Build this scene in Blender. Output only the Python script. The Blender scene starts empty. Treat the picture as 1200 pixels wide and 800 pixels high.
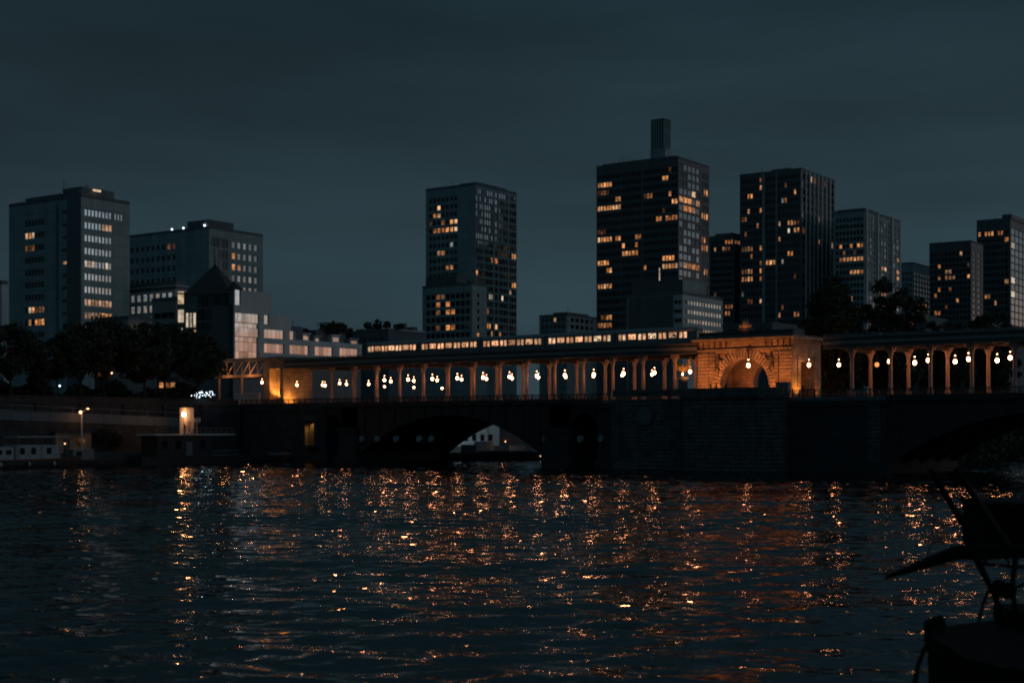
import bpy, bmesh, math, random
import numpy as np
from mathutils import Vector, Matrix
random.seed(7)
PI = math.pi
R = math.radians
scene = bpy.context.scene
COL = scene.collection
F = 1667.0; HZ = 500.0; CAMZ = 6.6          # photo geometry: focal length in photo pixels, horizon row, eye height

# ------------------------------------------------------------------ render settings
scene.render.engine = 'CYCLES'
scene.cycles.use_denoising = True
scene.cycles.denoiser = 'OPENIMAGEDENOISE'; scene.cycles.denoising_input_passes = 'RGB_ALBEDO_NORMAL'; scene.cycles.denoising_prefilter = 'NONE'
scene.cycles.use_adaptive_sampling = False
scene.cycles.light_sampling_threshold = 0
scene.cycles.pixel_filter_type = 'BLACKMAN_HARRIS'; scene.cycles.filter_width = 1.9
scene.cycles.max_bounces = 5
scene.cycles.diffuse_bounces = 2
scene.cycles.glossy_bounces = 4
scene.cycles.transmission_bounces = 4
scene.cycles.sample_clamp_indirect = 12
scene.cycles.sample_clamp_direct = 0
vs = scene.view_settings
vs.view_transform = 'Standard'; vs.look = 'None'; vs.exposure = 0; vs.gamma = 1; vs.use_curve_mapping = False

# ------------------------------------------------------------------ camera
cam = bpy.data.cameras.new('camera'); cam.sensor_width = 36; cam.lens = 36*F/1200
cam.shift_y = (HZ-400)/1200.0
cam.clip_start = 0.1; cam.clip_end = 9000
co = bpy.data.objects.new('camera', cam); COL.objects.link(co)
cam.dof.use_dof = True; cam.dof.focus_distance = 260; cam.dof.aperture_fstop = .9
co.location = (0, 0, CAMZ); co.rotation_euler = (R(90), 0, 0)
scene.camera = co

# ------------------------------------------------------------------ materials
def newmat(name):
    m = bpy.data.materials.new(name); m.use_nodes = True
    nt = m.node_tree; b = nt.nodes['Principled BSDF']
    return m, nt, b
def L(nt, a, b): nt.links.new(a, b)
def setin(b, k, v):
    if k in b.inputs: b.inputs[k].default_value = v

def wall_mat(name, col, rough=.85, var=.18, scale=.25, bump=.15, metal=0, streak=True, panel=False):
    m, nt, b = newmat(name)
    tc = nt.nodes.new('ShaderNodeTexCoord'); mp = nt.nodes.new('ShaderNodeMapping')
    mp.inputs['Scale'].default_value = (1, 1, .25 if streak else 1)
    L(nt, tc.outputs['Object'], mp.inputs[0])
    n = nt.nodes.new('ShaderNodeTexNoise'); n.inputs['Scale'].default_value = scale; n.inputs['Detail'].default_value = 8
    L(nt, mp.outputs[0], n.inputs['Vector'])
    n2 = nt.nodes.new('ShaderNodeTexNoise'); n2.inputs['Scale'].default_value = scale*12; n2.inputs['Detail'].default_value = 4
    L(nt, tc.outputs['Object'], n2.inputs['Vector'])
    ad = nt.nodes.new('ShaderNodeMath'); ad.operation = 'ADD'; L(nt, n.outputs[0], ad.inputs[0]); L(nt, n2.outputs[0], ad.inputs[1])
    mr = nt.nodes.new('ShaderNodeMapRange'); mr.inputs[1].default_value = .6; mr.inputs[2].default_value = 1.4
    mr.inputs[3].default_value = 1-var*1.6; mr.inputs[4].default_value = 1+var
    L(nt, ad.outputs[0], mr.inputs[0])
    mx = nt.nodes.new('ShaderNodeMix'); mx.data_type = 'RGBA'; mx.blend_type = 'MULTIPLY'; mx.inputs[0].default_value = 1
    mx.inputs[6].default_value = (*col, 1); L(nt, mr.outputs[0], mx.inputs[7])
    src = mx.outputs[2]
    if panel:
        sp = nt.nodes.new('ShaderNodeSeparateXYZ'); cb = nt.nodes.new('ShaderNodeCombineXYZ'); a2 = nt.nodes.new('ShaderNodeMath'); a2.operation = 'ADD'
        L(nt, tc.outputs['Object'], sp.inputs[0]); L(nt, sp.outputs[0], a2.inputs[0]); L(nt, sp.outputs[1], a2.inputs[1]); L(nt, a2.outputs[0], cb.inputs[0]); L(nt, sp.outputs[2], cb.inputs[1])
        bk = nt.nodes.new('ShaderNodeTexBrick'); L(nt, cb.outputs[0], bk.inputs['Vector']); bk.offset = 0
        bk.inputs['Scale'].default_value = 1; bk.inputs['Brick Width'].default_value = 3.6; bk.inputs['Row Height'].default_value = 3.02; bk.inputs['Mortar Size'].default_value = .09
        bk.inputs['Color1'].default_value = (1, 1, 1, 1); bk.inputs['Color2'].default_value = (.82, .83, .85, 1); bk.inputs['Mortar'].default_value = (.55, .55, .55, 1)
        m2 = nt.nodes.new('ShaderNodeMix'); m2.data_type = 'RGBA'; m2.blend_type = 'MULTIPLY'; m2.inputs[0].default_value = 1
        L(nt, src, m2.inputs[6]); L(nt, bk.outputs['Color'], m2.inputs[7]); src = m2.outputs[2]
    L(nt, src, b.inputs['Base Color'])
    b.inputs['Roughness'].default_value = rough; b.inputs['Metallic'].default_value = metal
    if bump:
        bp = nt.nodes.new('ShaderNodeBump'); bp.inputs['Strength'].default_value = bump; bp.inputs['Distance'].default_value = .05
        L(nt, n2.outputs[0], bp.inputs['Height']); L(nt, bp.outputs[0], b.inputs['Normal'])
    return m

def stone_mat(name, col, bw=1.1, bh=.45, mort=.035, mcol=.35, axis='x', bump=.9):
    """coursed ashlar blocks; texture runs along local x (or y) and up z"""
    m, nt, b = newmat(name)
    tc = nt.nodes.new('ShaderNodeTexCoord'); sp = nt.nodes.new('ShaderNodeSeparateXYZ'); cb = nt.nodes.new('ShaderNodeCombineXYZ')
    L(nt, tc.outputs['Object'], sp.inputs[0])
    ad = nt.nodes.new('ShaderNodeMath'); ad.operation = 'ADD'
    L(nt, sp.outputs[0], ad.inputs[0]); L(nt, sp.outputs[1], ad.inputs[1])
    L(nt, ad.outputs[0], cb.inputs[0]); L(nt, sp.outputs[2], cb.inputs[1])
    br = nt.nodes.new('ShaderNodeTexBrick'); L(nt, cb.outputs[0], br.inputs['Vector'])
    br.inputs['Scale'].default_value = 1; br.inputs['Brick Width'].default_value = bw; br.inputs['Row Height'].default_value = bh
    br.inputs['Mortar Size'].default_value = mort; br.inputs['Mortar Smooth'].default_value = .3
    c = col
    br.inputs['Color1'].default_value = (c[0]*1.1, c[1]*1.08, c[2]*1.05, 1)
    br.inputs['Color2'].default_value = (c[0]*.8, c[1]*.8, c[2]*.82, 1)
    br.inputs['Mortar'].default_value = (c[0]*mcol, c[1]*mcol, c[2]*mcol, 1)
    n = nt.nodes.new('ShaderNodeTexNoise'); n.inputs['Scale'].default_value = .6; n.inputs['Detail'].default_value = 10
    L(nt, tc.outputs['Object'], n.inputs['Vector'])
    mr = nt.nodes.new('ShaderNodeMapRange'); mr.inputs[1].default_value = .3; mr.inputs[2].default_value = .7; mr.inputs[3].default_value = .55; mr.inputs[4].default_value = 1.15
    L(nt, n.outputs[0], mr.inputs[0])
    mx = nt.nodes.new('ShaderNodeMix'); mx.data_type = 'RGBA'; mx.blend_type = 'MULTIPLY'; mx.inputs[0].default_value = 1
    L(nt, br.outputs['Color'], mx.inputs[6]); L(nt, mr.outputs[0], mx.inputs[7]); L(nt, mx.outputs[2], b.inputs['Base Color'])
    b.inputs['Roughness'].default_value = .88
    bp = nt.nodes.new('ShaderNodeBump'); bp.inputs['Strength'].default_value = bump; bp.inputs['Distance'].default_value = .06; bp.invert = True
    L(nt, br.outputs['Fac'], bp.inputs['Height'])
    bp2 = nt.nodes.new('ShaderNodeBump'); bp2.inputs['Strength'].default_value = .4; bp2.inputs['Distance'].default_value = .05
    n3 = nt.nodes.new('ShaderNodeTexNoise'); n3.inputs['Scale'].default_value = 4; n3.inputs['Detail'].default_value = 6
    L(nt, tc.outputs['Object'], n3.inputs['Vector']); L(nt, n3.outputs[0], bp2.inputs['Height']); L(nt, bp.outputs[0], bp2.inputs['Normal'])
    L(nt, bp2.outputs[0], b.inputs['Normal'])
    return m

def glass_mat(name, col=(.015, .02, .025), metal=0., rough=.06, wob=.012):
    m, nt, b = newmat(name)
    b.inputs['Base Color'].default_value = (*col, 1); b.inputs['Metallic'].default_value = metal
    b.inputs['Roughness'].default_value = rough; setin(b, 'IOR', 1.55)
    # panes never sit perfectly flat: each pane leans a little, and curtains / blinds differ from pane to pane
    tc = nt.nodes.new('ShaderNodeTexCoord'); n = nt.nodes.new('ShaderNodeTexNoise'); n.inputs['Scale'].default_value = .5
    L(nt, tc.outputs['Object'], n.inputs['Vector'])
    bp = nt.nodes.new('ShaderNodeBump'); bp.inputs['Strength'].default_value = 1; bp.inputs['Distance'].default_value = wob
    L(nt, n.outputs[0], bp.inputs['Height']); L(nt, bp.outputs[0], b.inputs['Normal'])
    oi = nt.nodes.new('ShaderNodeObjectInfo')
    mr = nt.nodes.new('ShaderNodeMapRange'); mr.inputs[3].default_value = .55; mr.inputs[4].default_value = 1.25
    L(nt, oi.outputs['Random'], mr.inputs[0])
    mx = nt.nodes.new('ShaderNodeMix'); mx.data_type = 'RGBA'; mx.blend_type = 'MULTIPLY'; mx.inputs[0].default_value = 1
    mx.inputs[6].default_value = (*col, 1); L(nt, mr.outputs[0], mx.inputs[7]); L(nt, mx.outputs[2], b.inputs['Base Color'])
    return m

def lit_mat(name, col, lo=.25, scale=.9):
    """a lit room behind glass: curtains, furniture and walls break the glow up"""
    m, nt, b = newmat(name)
    b.inputs['Base Color'].default_value = (.02, .02, .02, 1); b.inputs['Roughness'].default_value = .2
    tc = nt.nodes.new('ShaderNodeTexCoord'); geo = nt.nodes.new('ShaderNodeNewGeometry')
    n = nt.nodes.new('ShaderNodeTexNoise'); n.inputs['Scale'].default_value = scale; n.inputs['Detail'].default_value = 3
    oi = nt.nodes.new('ShaderNodeObjectInfo')
    va = nt.nodes.new('ShaderNodeVectorMath'); va.operation = 'ADD'
    sc = nt.nodes.new('ShaderNodeVectorMath'); sc.operation = 'SCALE'; sc.inputs[0].default_value = (37, 91, 53)
    L(nt, oi.outputs['Random'], sc.inputs['Scale'])
    L(nt, geo.outputs['Position'], va.inputs[0]); L(nt, sc.outputs[0], va.inputs[1]); L(nt, va.outputs[0], n.inputs['Vector'])
    mr = nt.nodes.new('ShaderNodeMapRange'); mr.inputs[1].default_value = .38; mr.inputs[2].default_value = .6
    mr.inputs[3].default_value = lo; mr.inputs[4].default_value = 1.1
    L(nt, n.outputs[0], mr.inputs[0])
    r2 = nt.nodes.new('ShaderNodeMapRange'); r2.inputs[3].default_value = .4; r2.inputs[4].default_value = 1.3; L(nt, oi.outputs['Random'], r2.inputs[0])
    mu = nt.nodes.new('ShaderNodeMath'); mu.operation = 'MULTIPLY'; L(nt, mr.outputs[0], mu.inputs[0]); L(nt, r2.outputs[0], mu.inputs[1])
    fr = nt.nodes.new('ShaderNodeMath'); fr.operation = 'FRACT'; m7 = nt.nodes.new('ShaderNodeMath'); m7.operation = 'MULTIPLY'; m7.inputs[1].default_value = 7.31
    L(nt, oi.outputs['Random'], m7.inputs[0]); L(nt, m7.outputs[0], fr.inputs[0])
    pw = nt.nodes.new('ShaderNodeMath'); pw.operation = 'POWER'; pw.inputs[1].default_value = 4.5; L(nt, fr.outputs[0], pw.inputs[0])
    lum = sum(col)/3
    cm = nt.nodes.new('ShaderNodeMix'); cm.data_type = 'RGBA'; L(nt, pw.outputs[0], cm.inputs[0])
    cm.inputs[6].default_value = (*col, 1); cm.inputs[7].default_value = (lum*1.6, lum*1.15, lum*.72, 1)
    L(nt, cm.outputs[2], b.inputs['Emission Color'])
    L(nt, mu.outputs[0], b.inputs['Emission Strength'])
    m.cycles.emission_sampling = 'NONE'
    return m

def emit_mat(name, col, s, sampling='AUTO'):
    m, nt, b = newmat(name)
    b.inputs['Base Color'].default_value = (.8, .8, .8, 1)
    b.inputs['Emission Color'].default_value = (*col, 1); b.inputs['Emission Strength'].default_value = s
    m.cycles.emission_sampling = sampling
    return m

M = {}
M['concrete'] = wall_mat('concrete', (.34, .43, .435), panel=True)
M['concrete_pale'] = wall_mat('concrete_pale', (.55, .60, .62))
M['concrete_dark'] = wall_mat('concrete_dark', (.15, .18, .20), panel=True)
M['cladding_dark'] = wall_mat('cladding_dark', (.12, .14, .155), rough=.5)
M['stone_facade'] = wall_mat('stone_facade', (.36, .32, .30))
M['white_wall'] = wall_mat('white_wall', (.62, .64, .64))
M['roof_dark'] = wall_mat('roof_dark', (.05, .05, .055))
M['steel'] = wall_mat('painted_steel', (.20, .22, .23), rough=.5, scale=.8)
M['steel_brown'] = wall_mat('brown_grey_steel', (.13, .125, .12), rough=.55, scale=.8)
M['steel_dark'] = wall_mat('dark_steel', (.03, .033, .036), rough=.6, scale=.8, var=.3)
M['column_paint'] = wall_mat('column_paint', (.46, .34, .28), rough=.6, scale=.8)
M['iron'] = wall_mat('cast_iron', (.03, .03, .032), rough=.5, scale=2)
M['bronze'] = wall_mat('bronze', (.38, .28, .14), rough=.55, scale=2, var=.4)
M['relief'] = wall_mat('relief_stone', (.10, .08, .07), rough=.8, scale=2, var=.3)
M['hull'] = wall_mat('hull_paint', (.035, .036, .04), rough=.6, scale=1, var=.35)
M['hull_black'] = wall_mat('tarred_hull', (.008, .0085, .009), rough=.75, scale=1, var=.35)
for k_ in ('hull_black',): M[k_].node_tree.nodes['Principled BSDF'].inputs['Specular IOR Level'].default_value = .08
M['rope'] = wall_mat('rope', (.03, .028, .025), rough=.95, scale=8)
M['boat_white'] = wall_mat('boat_white', (.36, .40, .42), rough=.5, scale=1)
M['red_paint'] = wall_mat('red_paint', (.25, .05, .03), rough=.6, scale=1)
M['ground'] = wall_mat('quay_ground', (.10, .10, .10), scale=.05, streak=False)
M['cloth_dark'] = wall_mat('dark_cloth', (.03, .03, .035), scale=5)
M['skin'] = wall_mat('skin', (.35, .22, .16), scale=5)
M['stone_warm'] = stone_mat('portal_stone', (.42, .32, .24), 1.25, .5, .03, mcol=.5)
M['stone_pier'] = stone_mat('pier_stone', (.12, .14, .15), 1.7, .62, .07, mcol=.35)
M['stone_quay'] = stone_mat('quay_stone', (.06, .065, .07), 1.4, .5, .04)
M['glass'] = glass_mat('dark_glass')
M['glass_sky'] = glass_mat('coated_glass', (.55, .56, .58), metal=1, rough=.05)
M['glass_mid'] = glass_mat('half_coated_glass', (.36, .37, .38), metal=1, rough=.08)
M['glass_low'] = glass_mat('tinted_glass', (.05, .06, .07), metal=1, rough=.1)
M['lit_bright'] = lit_mat('lit_room_bright', (.92, .36, .115), lo=.3)
M['lit_warm'] = lit_mat('lit_room_warm', (.55, .19, .055), lo=.2)
M['lit_dim'] = lit_mat('lit_room_dim', (.16, .055, .018), lo=.15)
M['lit_pale'] = lit_mat('lit_room_pale', (.62, .50, .38), lo=.5)
M['lit_grey'] = lit_mat('grey_lit_room', (.17, .185, .185), lo=.5)
M['lit_tan'] = lit_mat('tan_lit_room', (.50, .27, .16), lo=.45)
M['lit_train'] = lit_mat('lit_carriage', (1.15, .55, .28), lo=.45, scale=1.6)
M['lit_cool'] = emit_mat('cool_bulb', (.75, .9, 1.0), 3.0, 'NONE')
M['globe'] = emit_mat('lantern_globe', (1.0, .36, .15), 38)
M['globe_far'] = emit_mat('lantern_bulb', (1.0, .5, .25), 14, 'NONE')
M['globe_dim'] = emit_mat('lantern_globe_amber', (1.0, .35, .10), 1.2)
M['kiosk_lamp'] = emit_mat('landing_lamp', (1.0, .40, .14), 60)
M['small_lamp'] = emit_mat('small_lamp', (1.0, .5, .25), 3)
M['bark'] = wall_mat('bark', (.05, .042, .035), rough=.95, scale=2)
def leaf_mat(name, col):
    m, nt, b = newmat(name)
    oi = nt.nodes.new('ShaderNodeNewGeometry')
    mr = nt.nodes.new('ShaderNodeMapRange'); mr.inputs[3].default_value = .5; mr.inputs[4].default_value = 1.5
    L(nt, oi.outputs['Random Per Island'], mr.inputs[0])
    mx = nt.nodes.new('ShaderNodeMix'); mx.data_type = 'RGBA'; mx.blend_type = 'MULTIPLY'; mx.inputs[0].default_value = 1
    mx.inputs[6].default_value = (*col, 1); L(nt, mr.outputs[0], mx.inputs[7]); L(nt, mx.outputs[2], b.inputs['Base Color'])
    b.inputs['Roughness'].default_value = .7
    return m
M['leaf'] = leaf_mat('leaf', (.026, .042, .024)); M['leaf_b'] = leaf_mat('leaf_b', (.04, .055, .028))

# river water
def water_mat():
    m, nt, b = newmat('river_water')
    b.inputs['Base Color'].default_value = (.004, .009, .011, 1); b.inputs['Roughness'].default_value = 0.0; setin(b, 'IOR', 1.333)
    tc = nt.nodes.new('ShaderNodeTexCoord')
    prev = None
    for sx, sy, sc, dist, det in ((.42, 1.0, 1.4, .080, 1), (.6, 1.0, 3.8, .011, 1)):
        mp = nt.nodes.new('ShaderNodeMapping'); mp.inputs['Scale'].default_value = (sx, sy, 1); mp.inputs['Rotation'].default_value = (0, 0, R(11*sc))
        L(nt, tc.outputs['Object'], mp.inputs[0])
        n = nt.nodes.new('ShaderNodeTexNoise'); n.inputs['Scale'].default_value = sc; n.inputs['Detail'].default_value = det; n.inputs['Distortion'].default_value = .4
        L(nt, mp.outputs[0], n.inputs['Vector'])
        bp = nt.nodes.new('ShaderNodeBump'); bp.inputs['Strength'].default_value = 1; bp.inputs['Distance'].default_value = dist
        L(nt, n.outputs[0], bp.inputs['Height'])
        if prev: L(nt, prev.outputs[0], bp.inputs['Normal'])
        prev = bp
    L(nt, prev.outputs[0], b.inputs['Normal'])
    return m
M['water'] = water_mat()

# ------------------------------------------------------------------ world: the last glow of dusk, low in +x
def make_world():
    w = bpy.data.worlds.new('World'); scene.world = w; w.use_nodes = True
    nt = w.node_tree; nt.nodes.clear()
    out = nt.nodes.new('ShaderNodeOutputWorld')
    sky = nt.nodes.new('ShaderNodeTexSky'); sky.sky_type = 'NISHITA'; sky.sun_disc = False
    sky.sun_elevation = R(1.0); sky.sun_rotation = R(90); sky.altitude = 50; sky.dust_density = 2
    b1 = nt.nodes.new('ShaderNodeBackground'); b1.inputs[1].default_value = .002; L(nt, sky.outputs[0], b1.inputs[0])
    tc = nt.nodes.new('ShaderNodeTexCoord'); nrm = nt.nodes.new('ShaderNodeVectorMath'); nrm.operation = 'NORMALIZE'
    L(nt, tc.outputs['Generated'], nrm.inputs[0])
    sp = nt.nodes.new('ShaderNodeSeparateXYZ'); L(nt, nrm.outputs[0], sp.inputs[0])
    # night blue, paler towards the horizon
    rp = nt.nodes.new('ShaderNodeValToRGB'); cr = rp.color_ramp; cr.interpolation = 'EASE'
    cr.elements[0].position = 0; cr.elements[0].color = (.0285, .052, .065, 1)
    cr.elements[1].position = .75; cr.elements[1].color = (.030, .074, .102, 1)
    e = cr.elements.new(.10); e.color = (.0235, .0455, .0575, 1)
    e = cr.elements.new(.22); e.color = (.0150, .0300, .0385, 1)
    e = cr.elements.new(.31); e.color = (.0110, .0255, .0340, 1); e = cr.elements.new(.46); e.color = (.0190, .0480, .0660, 1)
    ab = nt.nodes.new('ShaderNodeMath'); ab.operation = 'ABSOLUTE'; L(nt, sp.outputs[2], ab.inputs[0]); L(nt, ab.outputs[0], rp.inputs[0])
    # soft cloud streaks
    mp = nt.nodes.new('ShaderNodeMapping'); mp.inputs['Scale'].default_value = (2, 2, 11); L(nt, nrm.outputs[0], mp.inputs[0])
    n = nt.nodes.new('ShaderNodeTexNoise'); n.inputs['Scale'].default_value = 1.6; n.inputs['Detail'].default_value = 6; L(nt, mp.outputs[0], n.inputs['Vector'])
    mr = nt.nodes.new('ShaderNodeMapRange'); mr.inputs[1].default_value = .3; mr.inputs[2].default_value = .7; mr.inputs[3].default_value = .82; mr.inputs[4].default_value = 1.2
    L(nt, n.outputs[0], mr.inputs[0])
    # a touch lighter towards +x
    ax = nt.nodes.new('ShaderNodeMapRange'); ax.inputs[1].default_value = -.35; ax.inputs[2].default_value = .35; ax.inputs[3].default_value = .82; ax.inputs[4].default_value = 1.12
    L(nt, sp.outputs[0], ax.inputs[0])
    mu = nt.nodes.new('ShaderNodeMath'); mu.operation = 'MULTIPLY'; L(nt, mr.outputs[0], mu.inputs[0]); L(nt, ax.outputs[0], mu.inputs[1])
    mx = nt.nodes.new('ShaderNodeMix'); mx.data_type = 'RGBA'; mx.blend_type = 'MULTIPLY'; mx.inputs[0].default_value = 1
    L(nt, rp.outputs[0], mx.inputs[6]); L(nt, mu.outputs[0], mx.inputs[7])
    # dusk glow
    gr = nt.nodes.new('ShaderNodeValToRGB'); g = gr.color_ramp; g.interpolation = 'EASE'
    g.elements[0].position = 0; g.elements[0].color = (.85, .36, .20, 1)
    g.elements[1].position = .6; g.elements[1].color = (.0, .0, .0, 1)
    for p, c in ((.040, (.62, .26, .14)), (.055, (.62, .31, .19)), (.078, (.50, .40, .31)), (.105, (.26, .26, .25)), (.15, (.15, .18, .20)), (.24, (.05, .075, .09))):
        e = g.elements.new(p); e.color = (*c, 1)
    L(nt, ab.outputs[0], gr.inputs[0])
    az = nt.nodes.new('ShaderNodeMapRange'); az.interpolation_type = 'SMOOTHSTEP'
    az.inputs[1].default_value = .62; az.inputs[2].default_value = .93; L(nt, sp.outputs[0], az.inputs[0])
    up = nt.nodes.new('ShaderNodeMath'); up.operation = 'GREATER_THAN'; up.inputs[1].default_value = 0; L(nt, sp.outputs[2], up.inputs[0])
    mu2 = nt.nodes.new('ShaderNodeMath'); mu2.operation = 'MULTIPLY'; L(nt, az.outputs[0], mu2.inputs[0]); L(nt, up.outputs[0], mu2.inputs[1])
    mu3 = nt.nodes.new('ShaderNodeMath'); mu3.operation = 'MULTIPLY'; L(nt, mu2.outputs[0], mu3.inputs[0]); L(nt, mr.outputs[0], mu3.inputs[1])
    mg = nt.nodes.new('ShaderNodeMix'); mg.data_type = 'RGBA'; mg.blend_type = 'ADD'
    L(nt, mu3.outputs[0], mg.inputs[0]); L(nt, mx.outputs[2], mg.inputs[6]); L(nt, gr.outputs[0], mg.inputs[7])
    b2 = nt.nodes.new('ShaderNodeBackground'); L(nt, mg.outputs[2], b2.inputs[0]); b2.inputs[1].default_value = 1
    ad = nt.nodes.new('ShaderNodeAddShader'); L(nt, b1.outputs[0], ad.inputs[0]); L(nt, b2.outputs[0], ad.inputs[1]); L(nt, ad.outputs[0], out.inputs[0])
make_world()
sl = bpy.data.lights.new('dusk_light', 'SUN'); sl.energy = .045; sl.angle = R(25); sl.color = (.72, .9, 1)
so = bpy.data.objects.new('dusk_light', sl); COL.objects.link(so)
so.rotation_euler = Vector((-1, .15, -.16)).to_track_quat('-Z', 'Y').to_euler()

# ------------------------------------------------------------------ mesh helpers
class MB:
    def __init__(s): s.v = []; s.f = []
    def add(s, vs, fs):
        o = len(s.v); s.v += [tuple(p) for p in vs]; s.f += [tuple(i+o for i in f) for f in fs]; return s
    def box(s, x0, x1, y0, y1, z0, z1):
        if x1 < x0: x0, x1 = x1, x0
        if y1 < y0: y0, y1 = y1, y0
        if z1 < z0: z0, z1 = z1, z0
        return s.add([(x0,y0,z0),(x1,y0,z0),(x1,y1,z0),(x0,y1,z0),(x0,y0,z1),(x1,y0,z1),(x1,y1,z1),(x0,y1,z1)],
                     [(0,3,2,1),(4,5,6,7),(0,1,5,4),(1,2,6,5),(2,3,7,6),(3,0,4,7)])
    def tube(s, p0, p1, r0, r1=None, n=8):
        r1 = r0 if r1 is None else r1
        p0, p1 = Vector(p0), Vector(p1); d = (p1-p0).normalized()
        a = d.orthogonal().normalized(); b = d.cross(a)
        vs = []
        for p, r in ((p0, r0), (p1, r1)):
            for i in range(n):
                t = 2*PI*i/n; vs.append(p+(a*math.cos(t)+b*math.sin(t))*r)
        fs = [(i, (i+1) % n, n+(i+1) % n, n+i) for i in range(n)] + [tuple(range(n-1, -1, -1)), tuple(range(n, 2*n))]
        return s.add(vs, fs)
    def path(s, pts, r, n=6):
        for a, b in zip(pts[:-1], pts[1:]): s.tube(a, b, r, r, n)
        return s
    def lathe(s, c, prof, n=12):
        vs = []; fs = []
        for r, z in prof:
            for i in range(n):
                t = 2*PI*i/n; vs.append((c[0]+r*math.cos(t), c[1]+r*math.sin(t), c[2]+z))
        for k in range(len(prof)-1):
            for i in range(n):
                fs.append((k*n+i, k*n+(i+1) % n, (k+1)*n+(i+1) % n, (k+1)*n+i))
        fs.append(tuple(range(n-1, -1, -1))); fs.append(tuple((len(prof)-1)*n+i for i in range(n)))
        return s.add(vs, fs)
    def ball(s, c, r, n=12, m=8, sq=(1, 1, 1)):
        prof = []
        vs = []; fs = []
        for k in range(1, m):
            a = PI*k/m
            for i in range(n):
                t = 2*PI*i/n; vs.append((c[0]+sq[0]*r*math.sin(a)*math.cos(t), c[1]+sq[1]*r*math.sin(a)*math.sin(t), c[2]-sq[2]*r*math.cos(a)))
        for k in range(m-2):
            for i in range(n): fs.append((k*n+i, k*n+(i+1) % n, (k+1)*n+(i+1) % n, (k+1)*n+i))
        vs += [(c[0], c[1], c[2]-sq[2]*r), (c[0], c[1], c[2]+sq[2]*r)]
        q = (m-1)*n
        for i in range(n):
            fs.append((q, (i+1) % n, i)); fs.append((q+1, (m-2)*n+i, (m-2)*n+(i+1) % n))
        return s.add(vs, fs)
    def prism(s, poly, a0, a1, plane='xz'):
        """extrude a 2D polygon; plane xz -> along y, xy -> along z, yz -> along x"""
        def P(p, a):
            if plane == 'xz': return (p[0], a, p[1])
            if plane == 'xy': return (p[0], p[1], a)
            return (a, p[0], p[1])
        n = len(poly)
        vs = [P(p, a0) for p in poly]+[P(p, a1) for p in poly]
        fs = [(i, (i+1) % n, n+(i+1) % n, n+i) for i in range(n)]+[tuple(range(n-1, -1, -1)), tuple(range(n, 2*n))]
        return s.add(vs, fs)
    def mesh(s, name, mat):
        me = bpy.data.meshes.new(name); me.from_pydata(s.v, [], s.f)
        me.materials.append(mat); 
        bm = bmesh.new(); bm.from_mesh(me); bmesh.ops.recalc_face_normals(bm, faces=bm.faces); bm.to_mesh(me); bm.free()
        return me
    def build(s, name, mat, parent=None, smooth=False):
        me = s.mesh(name, mat)
        if smooth: me.polygons.foreach_set('use_smooth', [True]*len(me.polygons))
        o = bpy.data.objects.new(name, me); COL.objects.link(o)
        if parent: o.parent = parent
        return o

def tag(o, label=None, cat=None, group=None, kind=None):
    if label: o['label'] = label
    if cat: o['category'] = cat
    if group: o['group'] = group
    if kind: o['kind'] = kind
    return o
def empty(name, loc=(0, 0, 0), rz=0, label=None, cat=None, group=None):
    o = bpy.data.objects.new(name, None); COL.objects.link(o); o.location = loc; o.rotation_euler = (0, 0, rz); o.empty_display_size = .5
    return tag(o, label, cat, group)
def copy_tree(o, parent=None):
    c = o.copy(); COL.objects.link(c); c.parent = parent
    for ch in list(o.children): copy_tree(ch, c)
    return c
ORD = ['first', 'second', 'third', 'fourth', 'fifth', 'sixth', 'seventh', 'eighth', 'ninth', 'tenth', 'eleventh', 'twelfth', 'thirteenth', 'fourteenth', 'fifteenth', 'sixteenth', 'seventeenth']

# ------------------------------------------------------------------ bridge frame: t runs along the bridge (towards +x and the viewer), n across it (away)
TH = .66208; BC, BS = math.cos(TH), math.sin(TH); BX, BY = 26.293, 229.766
def W(t, n, z=0): return Vector((BX+BC*t+BS*n, BY-BS*t+BC*n, z))
BROT = -TH     # local x = t, local y = n
def px(p): return 600+F*p[0]/p[1], HZ-F*(p[2]-CAMZ)/p[1]
def t_at(x, n):
    u = (x-600)/F; return (u*(BY+n*BC)-BX-n*BS)/(BC+u*BS)

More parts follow.
